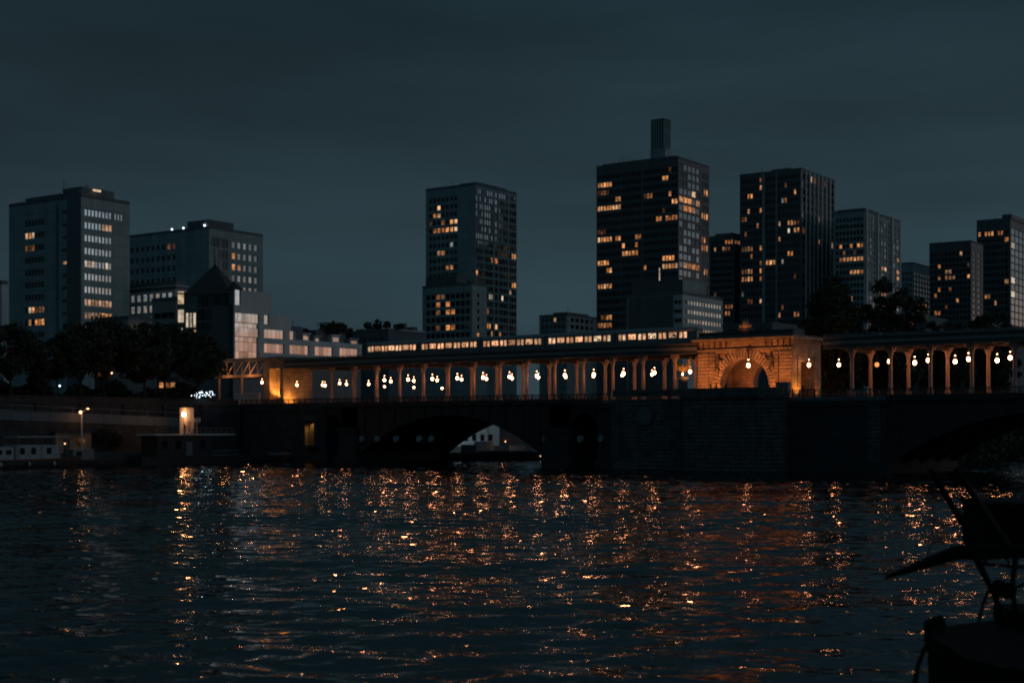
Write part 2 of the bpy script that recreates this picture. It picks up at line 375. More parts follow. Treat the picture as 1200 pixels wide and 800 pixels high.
# ------------------------------------------------------------------ water
def build_river():
    x = np.concatenate([[-4000, -900, -400], np.arange(-175, 175.1, .38), [400, 900, 4000]])
    y = np.concatenate([[-1500, -300, -40], np.arange(14, 110, .2), np.arange(110, 335, .34), [500, 1200, 6000]])
    X, Y = np.meshgrid(x.astype(np.float32), y.astype(np.float32)); Z = np.zeros_like(X)
    rng = np.random.default_rng(5)
    for i in range(64):
        lam = .85*(4.5/.85)**rng.random()**1.2; k = 2*PI/lam
        a = rng.normal(-PI/2+.12, .46)
        amp = .026*lam/(2*PI)*(.5+rng.random())
        ph = rng.random()*2*PI
        arg = (k*(X*math.cos(a)+Y*math.sin(a))+ph).astype(np.float32)
        Z += amp*np.sin(arg)
    # gusts: rougher and calmer streaks, long across the view
    patch = .80+.28*np.sin(X*.030+1.3*np.sin(Y*.05))*np.sin(Y*.16+1.1*np.sin(X*.02+2))+.16*np.sin(Y*.41+X*.03+np.sin(X*.05))
    Z *= patch
    inner = (np.clip((X+175)/8, 0, 1)*np.clip((175-X)/8, 0, 1)*np.clip((Y-12)/4, 0, 1)*np.clip((334-Y)/10, 0, 1))
    Z *= inner
    ny, nx = X.shape
    me = bpy.data.meshes.new('river')
    nv = nx*ny; nf = (nx-1)*(ny-1)
    me.vertices.add(nv); me.vertices.foreach_set('co', np.stack([X, Y, Z], -1).astype(np.float32).ravel())
    i = np.arange(nv).reshape(ny, nx)
    q = np.stack([i[:-1, :-1], i[:-1, 1:], i[1:, 1:], i[1:, :-1]], -1).reshape(-1)
    me.loops.add(nf*4); me.loops.foreach_set('vertex_index', q.astype(np.int32))
    me.polygons.add(nf); me.polygons.foreach_set('loop_start', np.arange(0, nf*4, 4, dtype=np.int32)); me.polygons.foreach_set('loop_total', np.full(nf, 4, np.int32))
    me.polygons.foreach_set('use_smooth', np.ones(nf, bool))
    me.update(); me.validate(); me.materials.append(M['water'])
    o = bpy.data.objects.new('river', me); COL.objects.link(o); tag(o, 'dark rippled river with orange lamp reflections', 'river', kind='structure')
build_river()

# ------------------------------------------------------------------ land: far bank beyond t=-88, lower quay, island
def tn_prism(pts, z0, z1, name, mat, kind='structure', label=None, cat=None):
    mb = MB(); mb.prism([(W(t, n).x, W(t, n).y) for t, n in pts], z0, z1, 'xy')
    o = mb.build(name, mat); tag(o, label, cat, kind=kind); return o
tn_prism([(-94, -260), (-94, 1500), (-2500, 1500), (-2500, -260)], -6, 10.9, 'city_ground', M['ground'])
tn_prism([(-86, -260), (-86, -10.2), (-93.99, -10.2), (-93.99, -260)], -5, 2.2, 'lower_quay', M['ground'])
tn_prism([(-86, 16.8), (-86, 900), (-93.99, 900), (-93.99, 16.8)], -5, 2.2, 'lower_quay', M['ground'])
tn_prism([(4, 17), (4, 700), (24, 700), (24, 17)], -5, 4.6, 'island_path', M['stone_quay'])
# upper quay retaining wall with parapet (stone)
qw = empty('quay_wall', W(-93.9, 0, 0), BROT, 'long dark stone quay wall with parapet behind the moored boats', 'quay wall')
m = MB(); m.box(.02, 1.0, -260, -10.3, 2.15, 10.7)
m.build('wall', M['stone_quay'], qw)
m = MB(); m.box(-.15, 1.15, -260, -10.3, 10.7, 11.0); m.box(.1, .6, -260, -10.3, 11.0, 11.8); m.box(0, .75, -260, -10.3, 11.8, 11.95)
m.build('parapet', M['stone_quay'], qw)
m = MB(); 
for i in range(24): m.box(1.0, 1.35, -20-i*9, -19-i*9, 2.15, 10.7)
m.build('buttress', M['stone_quay'], qw)
# sloping ramp wall that catches the sky, in front of the retaining wall
rw = empty('ramp', W(-90.5, 0, 0), BROT, 'pale sloping ramp wall running down to the lower quay', 'ramp')
m = MB(); m.prism([(-72, 2.2), (-72, 9.6), (-28, 8.2), (-28, 2.2)], 0, 2.2, 'yz'); m.build('wall', M['stone_quay'], rw)
m = MB(); m.prism([(-72, 8.0), (-72, 9.65), (-28, 8.25), (-28, 6.6)], 2.2, 2.3, 'yz'); m.build('coping_band', M['concrete_dark'], rw)
m = MB()
for i in range(12): m.tube((2.0, -71+i*3.9, 9.55-i*.124), (2.0, -71+i*3.9, 10.5-i*.124), .04)
m.tube((2.0, -71.5, 10.5), (2.0, -28.2, 9.15), .04); m.build('handrail', M['steel'], rw)

# ------------------------------------------------------------------ buildings
BASE = 10.85
class Bldg:
    def __init__(s, name, label, cat, xl, xc, xr, ytop, D, th=35, mat='concrete', rec=.3, zbase=BASE, group=None):
        s.th = R(th); s.rec = rec; s.mat = mat; s.D = D; s.xc = xc
        s.C = Vector(((xc-600)/F*D, D, 0)); s.zb = zbase
        s.dl = Vector((-math.cos(s.th), math.sin(s.th), 0)); s.dr = Vector((math.sin(s.th), math.cos(s.th), 0))
        s.Ll = s.u('L', xl); s.Lr = s.u('R', xr)
        s.H = s.z(ytop)-zbase
        s.root = empty(name, (s.C.x, s.C.y, zbase), PI/2-s.th, label, cat, group)
        s.regions = {'L': [], 'R': []}; s.wins = []
    def u(s, face, x):
        d = s.dl if face == 'L' else s.dr; k = (x-600)/F
        return (k*s.C.y-s.C.x)/(d.x-k*d.y)
    def z(s, y): return CAMZ+(HZ-y)/F*s.D      # height of photo row y measured at the near corner
    def world(s, face, u, z):
        return s.C+(s.dl if face == 'L' else s.dr)*u+Vector((0, 0, z))
    def region(s, face, x0, x1, ncol, y0, pitch, nrow, hpx, gap=.25, mat='glass', lit=(), rnd=0, litmats=None, depth=None, alt=None):
        """window grid between photo columns x0..x1 of a face; rows start at photo row y0 (centre), step pitch"""
        a, b = sorted((s.u(face, x0), s.u(face, x1)))
        s.regions[face].append(dict(a=a, b=b, n=ncol, y0=y0, p=pitch, r=nrow, h=hpx, gap=gap, mat=mat, lit=lit, rnd=rnd, alt=alt, depth=depth))
    def boxf(s, mb, face, u0, u1, z0, z1, d0, d1):
        """d = depth behind the facade plane"""
        if face == 'R': mb.box(u0, u1, d0, d1, z0, z1)
        else: mb.box(d0, d1, u0, u1, z0, z1)
    def finish(s, roof=True, facade_mat=None):
        rec = s.rec; H = s.H
        m = MB(); m.box(rec, s.Lr, rec, s.Ll, -2, H-.02); m.build('core', M['concrete_dark'], s.root)
        for face, Lf in (('L', s.Ll), ('R', s.Lr)):
            mb = MB(); cur = 0 if face == 'R' else rec*0
            start = 0.0 if face == 'R' else rec+.001      # right face laps the corner
            cur = start
            for rg in sorted(s.regions[face], key=lambda r: r['a']):
                if rg['a'] > cur+.01: s.boxf(mb, face, cur, rg['a'], -2, H, 0, rec-.001)
                a = max(rg['a'], cur); b = min(rg['b'], Lf)
                cw = (b-a)/rg['n']; hh = rg['h']/F*s.D; pit = rg['p']/F*s.D; zc0 = s.z(rg['y0'])-s.zb
                tops = []
                zprev = H
                for k in range(rg['r']):
                    zc = zc0-k*pit
                    z1, z0 = zc+hh/2, zc-hh/2
                    if z0 < -1: break
                    if zprev > z1: s.boxf(mb, face, a, b, z1, zprev, 0, rec-.001)
                    g = rg['gap']*cw/2
                    for c in range(rg['n']):
                        ua, ub = a+c*cw+g, a+(c+1)*cw-g
                        if g > .001:
                            s.boxf(mb, face, ua-g, ua, z0, z1, .03, rec-.001); s.boxf(mb, face, ub, ub+g, z0, z1, .03, rec-.001)
                        p = s.world(face, (ua+ub)/2, zc+s.zb); X, Y = px(p)
                        mt = rg['mat']
                        if rg['alt'] and random.random() < rg['alt'][0]: mt = rg['alt'][1]
                        lit = 0
                        for r in rg['lit']:
                            if r[0]-.5 <= X <= r[1]+.5 and abs(Y-(r[2]+r[3])/2) <= max((r[3]-r[2])/2, rg['p']*.5): mt = r[4]; lit = 1
                        if not lit and random.random() < rg['rnd']: mt = random.choice(['lit_dim', 'lit_warm', 'lit_grey', 'lit_dim']); lit = 1
                        s.wins.append((lit, (ub-ua)*(z1-z0), face, ua, ub, z0, z1, mt))
                    zprev = z0
                s.boxf(mb, face, a, b, -2, zprev, 0, rec-.001)
                cur = b
            if cur < Lf-.01: s.boxf(mb, face, cur, Lf, -2, H, 0, rec-.001)
            mb.build('facade', M[facade_mat or s.mat], s.root)
        # windows: the hundred that matter most as parts, the rest as one part
        s.wins.sort(key=lambda w: (-w[0], -w[1], random.random()))
        vis = s.wins
        cache = {}
        for w in vis[:100]:
            lit, ar, face, ua, ub, z0, z1, mt = w
            key = (face, round(ub-ua, 2), round(z1-z0, 2), mt)
            if key not in cache:
                mb = MB(); wd, hd = (ub-ua)/2, (z1-z0)/2
                s.boxf(mb, face, -wd, wd, -hd, hd, 0, .07)
                cache[key] = mb.mesh('window', M[mt])
            o = bpy.data.objects.new('window', cache[key]); COL.objects.link(o); o.parent = s.root
            uc = (ua+ub)/2
            o.location = (uc, rec-.09, (z0+z1)/2) if face == 'R' else (rec-.09, uc, (z0+z1)/2)
        rest = {}
        for w in vis[100:]:
            rest.setdefault(w[7], []).append(w)
        if rest:
            mb = MB(); me = bpy.data.meshes.new('window'); mats = list(rest); idx = []
            for i, k in enumerate(mats):
                for lit, ar, face, ua, ub, z0, z1, mt in rest[k]:
                    s.boxf(mb, face, ua, ub, z0, z1, rec-.09, rec-.02); idx += [i]*6
            me.from_pydata(mb.v, [], mb.f)
            for k in mats: me.materials.append(M[k])
            me.polygons.foreach_set('material_index', idx)
            o = bpy.data.objects.new('window', me); COL.objects.link(o); o.parent = s.root; o['kind'] = 'stuff'
            bm = bmesh.new(); bm.from_mesh(me); bmesh.ops.recalc_face_normals(bm, faces=bm.faces); bm.to_mesh(me); bm.free()
        if roof:
            m = MB(); m.box(.2, s.Lr-.1, .2, s.Ll-.1, H+.003, H+.15); 
            for a in ((-.05, s.Lr, -.05, .25), (-.05, s.Lr, s.Ll-.3, s.Ll), (-.05, .25, .26, s.Ll-.31), (s.Lr-.3, s.Lr, .26, s.Ll-.31)):
                m.box(a[0], a[1], a[2], a[3], H+.004, H+.9)
            m.build('roof', M['concrete_dark'], s.root)
        return s
    def rbox(s, name, fx0, fx1, fy0, fy1, h0, h1, mat='concrete_dark'):
        """box on the roof, in fractions of the plan; heights above the roof"""
        m = MB(); m.box(fx0*s.Lr, fx1*s.Lr, fy0*s.Ll, fy1*s.Ll, s.H+h0, s.H+h1); return m.build(name, M[mat], s.root)
    def mast(s, fx, fy, h, r=.08, name='antenna', mat='steel_dark'):
        x, y = fx*s.Lr, fy*s.Ll
        m = MB(); m.tube((x, y, s.H), (x, y, s.H+h), r, r*.6, 6)
        if name == 'antenna':
            m.tube((x-.8, y, s.H+h*.8), (x+.8, y, s.H+h*.8), r*.5); m.tube((x-.5, y, s.H+h*.65), (x+.5, y, s.H+h*.65), r*.5)
        return m.build(name, M[mat], s.root)
    def clutter(s, n, seed=1, hmax=2.5):
        rr = random.Random(seed)
        for i in range(n):
            fx, fy = rr.uniform(.08, .85), rr.uniform(.08, .85); w, d, h = rr.uniform(1, 3.5), rr.uniform(1, 3.5), rr.uniform(.7, hmax)
            x, y = fx*s.Lr, fy*s.Ll
            m = MB(); m.box(x, x+w, y, y+d, s.H+.1, s.H+h); m.box(x-.1, x+w+.1, y-.1, y+d+.1, s.H+h, s.H+h+.12); m.build('roof_unit', M['concrete_dark'], s.root)

def lr(s, mat, *r): return [(a, b, c, d, mat) for a, b, c, d in r]
BR, WA, DI, PA = 'lit_bright', 'lit_warm', 'lit_dim', 'lit_pale'
def rects(**k):
    out = []
    for key, mt in (('d', DI), ('w', WA), ('b', BR), ('p', PA)):
        for r in k.get(key, ()): out.append((*r, mt))
    return out

# --- tower at far left of the skyline (A)
A = Bldg('office_tower', 'broad grey tower with pale ribbon windows, leftmost of the skyline', 'tower', 10.5, 95, 152, 231, 380, 35)
litA = rects(b=[(29.7, 35.7, 279, 286), (73, 78, 304, 307), (32, 41, 354, 360), (32, 37, 368, 375), (40.7, 52, 369, 375)], d=[(31, 41, 295, 300), (38, 52, 355, 360)], p=[(38, 40, 268, 270)])
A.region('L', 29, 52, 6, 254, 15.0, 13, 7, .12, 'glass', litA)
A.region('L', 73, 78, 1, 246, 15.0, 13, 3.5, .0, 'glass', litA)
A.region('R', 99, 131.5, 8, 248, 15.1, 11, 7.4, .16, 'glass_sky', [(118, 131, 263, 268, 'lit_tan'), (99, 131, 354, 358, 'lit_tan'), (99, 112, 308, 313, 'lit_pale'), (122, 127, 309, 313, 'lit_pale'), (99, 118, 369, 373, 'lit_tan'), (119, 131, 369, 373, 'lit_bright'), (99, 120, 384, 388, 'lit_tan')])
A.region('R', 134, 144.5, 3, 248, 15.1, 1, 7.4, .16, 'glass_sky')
A.finish()
A.rbox('plant_room', .08, .75, .05, .3, .1, 3.2); A.rbox('plant_room', .1, .55, .35, .75, .1, 2.2)
A.clutter(9, 3, 2.2); A.mast(.1, .3, 6); A.mast(.3, .12, 5); A.mast(.6, .4, 4)
m = MB(); m.box(.25*A.Lr, .4*A.Lr, -.02, .4, A.H+2.2, A.H+2.7); m.build('roof_lamp', M['lit_pale'], A.root)
# dark stair slot on left face
m = MB(); m.box(-.12, -.003, A.u('L', 68.5), A.u('L', 66.5), -2, A.H-1); m.build('downpipe', M['cladding_dark'], A.root)
m = MB(); m.box(-.2, -.003, A.u('L', 94), A.u('L', 79), -2, A.H+2.2); m.build('stair_panel', M['cladding_dark'], A.root)

# --- block behind it (B)
B = Bldg('office_block', 'wide office block with roof slab and lit grid of small windows, behind the pyramid roof', 'office block', 140, 245, 308, 268, 480, 35)
B.region('L', 152, 207, 9, 284, 13.3, 5, 6.2, .42, 'glass', rects(w=[(168, 180, 280, 288)], d=[(153, 158, 280, 288), (182, 207, 280, 286)]))
B.region('R', 247, 267, 4, 283, 13.3, 6, 11, .08, 'glass_low')
B.region('R', 270.5, 303, 5, 283, 13.2, 7, 7.0, .42, 'glass_sky', rects(b=[(270, 276, 291, 299), (270, 276, 304, 312)], w=[(277, 282, 304, 312)], p=[(271, 303, 346, 352)]), alt=(.3, 'glass_mid'))
B.finish()
m = MB(); m.box(-.02+B.Lr*.62, B.Lr-.02, -.16, -.004, -2, B.H+.2)
B.rbox('penthouse', .04, .5, .03, .26, .1, 3.4); B.clutter(5, 9, 1.6)
B.mast(.25, .34, 4.5, .35, 'vent_pipe', 'concrete_pale')
for fx, fy in ((.02, .06), (.03, .42), (.04, .3)):
    m = MB(); m.ball((fx*B.Lr, fy*B.Ll, B.H+1.4), .35); m.tube((fx*B.Lr, fy*B.Ll, B.H), (fx*B.Lr, fy*B.Ll, B.H+1.2), .05); m.build('roof_lamp', M['lit_cool'], B.root)

# --- low hall (C)
Cb = Bldg('low_hall', 'low flat roofed hall with white window posts, between the grey tower and the pyramid roof', 'hall', 118, 206, 222, 339, 390, 35, 'white_wall')
Cb.region('L', 145, 203, 8, 346.5, 13.5, 3, 8.2, .42, 'lit_grey', ())
Cb.finish(); m = MB(); m.box(-.5, Cb.Lr*.9, -.3, Cb.Ll, Cb.H+.92, Cb.H+1.2); m.build('eaves', M['concrete_pale'], Cb.root)
m = MB(); m.box(1.2, Cb.Lr*.9, 1, Cb.Ll, Cb.H+1.2, Cb.H+2.6); m.build('clerestory', M['concrete_dark'], Cb.root)

# --- pyramid-roofed building (D) with its long stepped wing along the quay
D0 = Bldg('pyramid_building', 'dark glazed building with pyramid roof and bright corner windows', 'office building', 208, 272, 276, 344, 322, 8, 'concrete_dark')
D0.region('L', 208, 215.5, 1, 348, 21.5, 4, 15, .06, 'lit_pale', ())
D0.region('L', 217, 230, 3, 374.5, 20, 2, 17, .3, 'glass_low', rects(p=[(217, 229, 368, 380)], w=[(226, 231, 384, 396)]))
D0.region('L', 231, 268, 8, 353, 15.5, 6, 13, .12, 'glass_low', ())
D0.finish(roof=False)
zt = D0.H
lx, ly = D0.Lr, D0.Ll
m = MB(); cx, cy = 7.5, D0.u('L', 244.5); hw = 8.2
y_lo, y_hi = D0.u('L', 270.5), D0.u('L', 216)
apex = D0.z(317)-BASE
m.add([(-.4, y_lo, zt), (-.4, y_hi, zt), (y_hi-y_lo-.4, y_hi, zt), (y_hi-y_lo-.4, y_lo, zt), ((y_hi-y_lo)/2-.4, (y_lo+y_hi)/2, apex+2.2)], [(0, 1, 4), (1, 2, 4), (2, 3, 4), (3, 0, 4), (0, 3, 2, 1)])
m.build('pyramid_roof', M['roof_dark'], D0.root)
m = MB(); m.tube(((y_hi-y_lo)/2-.4, (y_lo+y_hi)/2, apex+1.6), ((y_hi-y_lo)/2-.4, (y_lo+y_hi)/2, apex+4.0), .08); m.build('finial', M['roof_dark'], D0.root)
m = MB(); m.box(.05, lx-.05, .05, ly-.05, zt+.002, zt+.35); m.build('eaves', M['roof_dark'], D0.root)

E0 = Bldg('stepped_office', 'long stepped quay office with sunset-bright ribbon windows, right of the pyramid roof', 'office building', 268, 274.5, 424, 361, 318, 38, 'concrete')
E0.H = E0.z(415-.0)-BASE+0.0
# build the stepped wing by hand: levels along the right face
def zE(y): return E0.z(y)-BASE
lv = []
def lvl(x0, x1, ytop, ybot): 
    lv.append((E0.u('R', x0), E0.u('R', x1), zE(ybot), zE(ytop)))
fm = MB(); cm = MB()
steps = [(274.5, 318, 357), (318, 341, 379), (341, 424, 393)]
prev = None
depth = 16
for i, (x0, x1, yt) in enumerate(steps):
    u0, u1 = E0.u('R', x0), E0.u('R', x1)
    cm.box(u0+(.0 if i == 0 else .0), u1, .35+.0, depth-i*.5, -2, zE(yt)-.05-i*.01)
cm.build('core', M['cladding_dark'], E0.root)
def row(x0, x1, y0, y1, holes, mat='glass_sky', body='concrete'):
    """one window band between photo rows y0 (top) and y1 (bottom), as measured at the near corner; holes = (x0,x1,mat)"""
    u = E0.u('R', x0); z1, z0 = zE(y0), zE(y1)
    for h in holes:
        a, b = E0.u('R', h[0]), E0.u('R', h[1])
        if a > u+.02: fm.box(u, a, 0, .345, z0, z1)
        n = h[2]; 
        for k in range(n):
            wa, wb = a+(b-a)*k/n+.03, a+(b-a)*(k+1)/n-.03
            mb = MB(); mb.box(wa, wb, .24, .30, z0+.03, z1-.03); mb.build('window', M[h[3] if len(h) > 3 else mat], E0.root)
        u = b
    e = E0.u('R', x1)
    if e > u+.02: fm.box(u, e, 0, .345, z0, z1)
def solid(x0, x1, y0, y1, d=-.05):
    fm.box(E0.u('R', x0), E0.u('R', x1), d, .345, zE(y1), zE(y0))
# rows given at the near corner (x=274.5)
row(274.5, 318, 339, 357, [(275.5, 282, 1)])
solid(274.5, 318, 357, 366)
row(274.5, 341, 366, 377, [(275.5, 303.5, 7), (309.5, 315, 1)])
solid(303, 341, 377, 383); row(274.5, 303, 377.6, 383, [(275.5, 302, 5)])
row(274.5, 346, 383, 393.5, [(275.5, 303.5, 5), (309.5, 333, 5), (339.5, 345, 1)])
solid(303, 424, 393.5, 400); row(274.5, 303, 394, 399.8, [(275.5, 302, 5)])
row(274.5, 424, 400, 411, [(275.5, 302, 5), (309.5, 333, 5), (339.5, 362, 5), (369, 390, 4), (398, 420, 5)])
solid(303, 424, 411, 421, -.25)
row(274.5, 303, 411, 421, [(275.5, 302, 5)])
fm.build('facade', M['concrete_pale'], E0.root)
fm = MB()
# left (front) end wall, white edge post
m = MB(); m.box(0, .34, .36, E0.Ll, -2, zE(339)); m.build('end_wall', M['cladding_dark'], E0.root)
# turret roof
a, b = E0.u('R', 273.5), E0.u('R', 284); q = (b-a)
m = MB(); m.add([(a, -.3, zE(338.8)), (b, -.3, zE(338.8)), (b, q, zE(338.8)), (a, q, zE(338.8)), ((a+b)/2, q/2, zE(328))], [(0, 1, 4), (1, 2, 4), (2, 3, 4), (3, 0, 4), (0, 3, 2, 1)])
m.build('turret_roof', M['roof_dark'], E0.root)
m = MB(); m.box(E0.u('R', 284), E0.u('R', 318), 3, 12, zE(357)-.04, zE(352)); m.box(E0.u('R', 347), E0.u('R', 360), 1.5, 12, zE(393)-.04, zE(376))
m.build('roof_pavilion', M['concrete_dark'], E0.root)
for xa, xb, d0, yt, mt in ((361, 371, 2.2, 384, 'concrete_pale'), (372, 379, 1.2, 387, 'concrete'), (381, 392, 3, 379, 'concrete_dark'), (393, 403, 1.4, 384, 'concrete_pale'), (405, 412, 2, 381, 'concrete_dark'), (413, 423, 1, 387, 'concrete')):
    m = MB(); m.box(E0.u('R', xa), E0.u('R', xb), d0, 11, zE(393)-.04, zE(yt)); m.box(E0.u('R', xa)-.2, E0.u('R', xb)+.2, d0-.25, 11.2, zE(yt)+.003, zE(yt)+.2); p_ = m.build('roof_pavilion', M[mt], E0.root)
    if mt != 'concrete_dark':
        m = MB(); m.box(E0.u('R', xa)+.5, E0.u('R', xb)-.5, d0-.04, d0-.004, zE(yt)-1.5, zE(yt)-.5); m.build('window', M['glass_sky'], p_)
for xa in (350, 357, 386, 399, 409):
    m = MB(); u_ = E0.u('R', xa); m.tube((u_, 4, zE(384)-2), (u_, 4, zE(384)+3.2), .07, .04, 5); m.tube((u_-.6, 4, zE(384)+2.6), (u_+.6, 4, zE(384)+2.6), .04); m.build('antenna', M['steel_dark'], E0.root)

# --- low blocks beyond the stepped office (roofline x 423-495)
G = Bldg('terrace_block', 'low dark terrace block with pale roof edges behind the lit train', 'apartment block', 395, 455, 500, 389, 470, 35, 'concrete_dark')
G.region('L', 400, 450, 8, 397, 9, 3, 5, .4, 'glass'); G.finish(); G.clutter(15, 5, 3.6)
m = MB(); m.box(G.Lr*.3, G.Lr*.95, -.1, 3, G.H+.92, G.H+1.25); m.build('awning', M['concrete_pale'], G.root)

# --- tower 3
T3 = Bldg('slab_tower', 'tall slab tower with blank concrete end and pale upper windows, standing alone mid skyline', 'tower', 499, 557, 605.5, 217, 560, 35)
l3 = rects(b=[(510, 515, 238, 244), (520, 523, 238, 243), (525, 537.5, 255.5, 260), (524, 537.5, 263, 272), (524, 529, 315, 320), (511, 522, 291, 296)], w=[(508.5, 518, 248, 254), (518, 521, 256, 260), (511, 522, 265, 271)])
T3.region('L', 502, 536.5, 7, 230, 9.0, 19, 5.0, .28, 'glass', l3, rnd=.03)
l3r = rects(b=[(600, 605, 297, 303), (558, 560, 316, 323), (599.5, 604.5, 332, 338), (571, 576, 378, 385), (579, 582, 379, 386)], w=[(597, 600, 339, 345), (570, 573, 362, 367), (575, 577, 391, 394), (584, 587, 389, 393), (577, 582, 305, 307)], p=[(573, 577, 345, 353), (579, 581, 346, 352), (587, 590, 348, 352)])
for i, (a, b, n) in enumerate(((558, 566.5, 4), (568, 578, 4), (580, 583.5, 1), (585, 595.5, 4), (597, 605, 3))):
    T3.region('R', a, b, n, 223, 8.75, 7, 5.8, .14, 'glass_mid', l3r, alt=(.3, 'glass_low'))
for rg in T3.regions['R']:
    rg['r'] = 20
# upper floors keep bright coated panes, lower floors are dark: done per row below
T3.finish()
for o in [c for c in T3.root.children if c.name.startswith('window') and c.get('kind') != 'stuff']:
    pass
T3.rbox('plant_room', .1, .8, .05, .4, .1, 1.8); T3.clutter(5, 4, 1.5)
T3b = Bldg('annex_block', 'lower dark annex block in front of the slab tower', 'apartment block', 495, 553, 570.5, 334, 520, 35, 'concrete')
T3b.region('L', 499, 551, 9, 345.5, 9.2, 7, 5.6, .2, 'glass', rects(w=[(510, 518, 352, 360), (523.5, 527, 354, 358), (521, 530, 362, 371), (522, 530, 384, 391)], b=[(522, 526, 363, 367), (523, 528, 386, 390)], d=[(512, 520, 344, 348), (512, 516, 363, 369), (510, 518, 384, 391)]))
T3b.region('R', 559, 562, 1, 345.5, 9.2, 7, 4, .1, 'glass', rects(b=[(558, 563, 388, 392)]))
T3b.finish(); T3b.rbox('plant_room', .15, .9, .35, .98, .1, 4.2, 'concrete_dark'); T3b.clutter(4, 8, 2)

# --- small block between towers
H2 = Bldg('small_block', 'small dark block with one lit room, between the slab tower and the chimneyed tower', 'apartment block', 632, 664, 700, 370, 620, 35, 'concrete')
H2.region('L', 634, 662, 6, 374, 8, 4, 4.5, .4, 'glass', rects(b=[(649, 653, 372, 378)]))
H2.region('R', 668, 696, 5, 374, 8, 4, 4.5, .4, 'glass_low'); H2.finish(); H2.rbox('plant_room', .1, .8, .1, .6, .1, 1.9); H2.mast(.3, .3, 5)

# --- tower 4 with chimney
T4 = Bldg('chimneyed_tower', 'tallest dark tower with ribbed chimney on its roof and ribbon windows', 'tower', 699, 795, 831, 186, 530, 35, 'cladding_dark')
l4 = rects(b=[(700, 718, 214, 221), (721, 726.5, 232, 238), (702, 717, 242, 249.5), (719, 726.5, 242, 247), (701, 718, 280, 286.5), (722, 727, 280, 286), (728, 742, 290, 295), (700, 717, 310, 315), (700, 717, 329, 334.5), (711, 718, 367, 373), (776, 782.5, 209, 215), (783, 793.7, 228, 235), (776, 791, 296, 302.7), (776, 795, 306, 312.5)],
           w=[(744, 749, 290, 294), (701, 715, 377, 382), (744, 750, 271, 276), (745, 749, 280, 286), (757.7, 765.7, 229, 235.5), (767.5, 775, 258, 263), (781, 795, 257, 260.5), (752, 758, 309, 314)],
           d=[(700, 713, 223, 229), (702, 709, 272, 274), (703, 709, 367, 372), (753, 757, 229, 236)], p=[(747.5, 749, 252, 257)])
T4.region('L', 700, 727.5, 8, 197.5, 9.45, 21, 5.4, .2, 'glass', l4)
T4.region('L', 728.5, 751.5, 6, 197.5, 9.45, 21, 5.4, .2, 'glass', l4)
T4.region('L', 754, 794.3, 11, 197.5, 9.45, 21, 5.4, .2, 'glass', l4, rnd=.01)
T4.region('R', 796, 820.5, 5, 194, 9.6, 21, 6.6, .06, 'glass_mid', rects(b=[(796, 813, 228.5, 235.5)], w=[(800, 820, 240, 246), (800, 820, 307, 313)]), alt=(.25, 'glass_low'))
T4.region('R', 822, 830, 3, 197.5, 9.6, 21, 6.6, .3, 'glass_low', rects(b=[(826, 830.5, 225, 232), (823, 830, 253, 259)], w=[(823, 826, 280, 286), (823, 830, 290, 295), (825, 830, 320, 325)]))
T4.finish(); T4.rbox('parapet_box', .05, .9, .05, .95, .1, 1.6)
# ribbed chimney
cu = T4.u('L', 766.5); cxx = 4.0
m = MB(); ch = T4.z(137)-BASE; m.box(cxx-1.3, cxx+3.3, cu-2.9, cu+2.3, T4.H, ch)
core = m.build('chimney', M['concrete_dark'], T4.root)
for k in range(6):
    y = cu-3.1+k*1.08
    mm = MB(); mm.box(cxx-1.75, cxx-1.32, y, y+.45, T4.H+5, ch+.3); o = mm.build('rib', M['concrete'], core)
mm = MB(); 
for k in range(4): mm.box(cxx-1.3+.1+k*1.25, cxx-.85+k*1.25, cu-3.4, cu-2.92, T4.H+5, ch+.3)
mm.build('rib', M['concrete'], core)
mm = MB(); mm.box(cxx-1.6, cxx+3.5, cu-3.15, cu+2.6, ch+.31, ch+.9); mm.build('cap', M['concrete_dark'], core)
mm = MB(); mm.box(cxx-1.8, cxx+3.7, cu-3.5, cu+2.8, T4.H+.2, T4.H+5); mm.build('plinth', M['concrete'], core)
T4.mast(.1, .75, 3); T4.mast(.1, .7, 3.5)

T3.mast(.15, .6, 4); T3.mast(.3, .3, 2.6); T4.mast(.5, .2, 4.5); T4.mast(.2, .35, 3)
# --- low block in front of tower 4
P4 = Bldg('banded_office', 'low office with pale window bands at the foot of the chimneyed tower', 'office block', 735, 800, 847, 345, 420, 35, 'concrete_dark')
P4.region('R', 806, 846, 12, 353.5, 10.8, 4, 4.6, .05, 'glass_sky', ()); P4.region('R', 801, 805.5, 1, 353.5, 10.8, 4, 4.6, .05, 'glass_low')
P4.region('L', 790, 799, 2, 353.5, 10.8, 4, 4.6, .05, 'glass_low')
P4.finish(facade_mat='concrete_pale'); P4.rbox('upper_storey', .02, .62, .02, .92, .05, 4.6, 'cladding_dark')
m = MB(); m.box(.012*P4.Lr, .55*P4.Lr, .01*P4.Ll-.12, .01*P4.Ll+.03, P4.H+.93, P4.H+4.75); m.build('pale_panel', M['concrete'], P4.root)
m = MB(); m.box(-.12, -.003, P4.u('L', 789), P4.u('L', 736), -2, P4.H-.1); m.build('dark_panel', M['cladding_dark'], P4.root)
P4.mast(.05, .45, 8.5, .22, 'lamp_post', 'lit_pale'); 

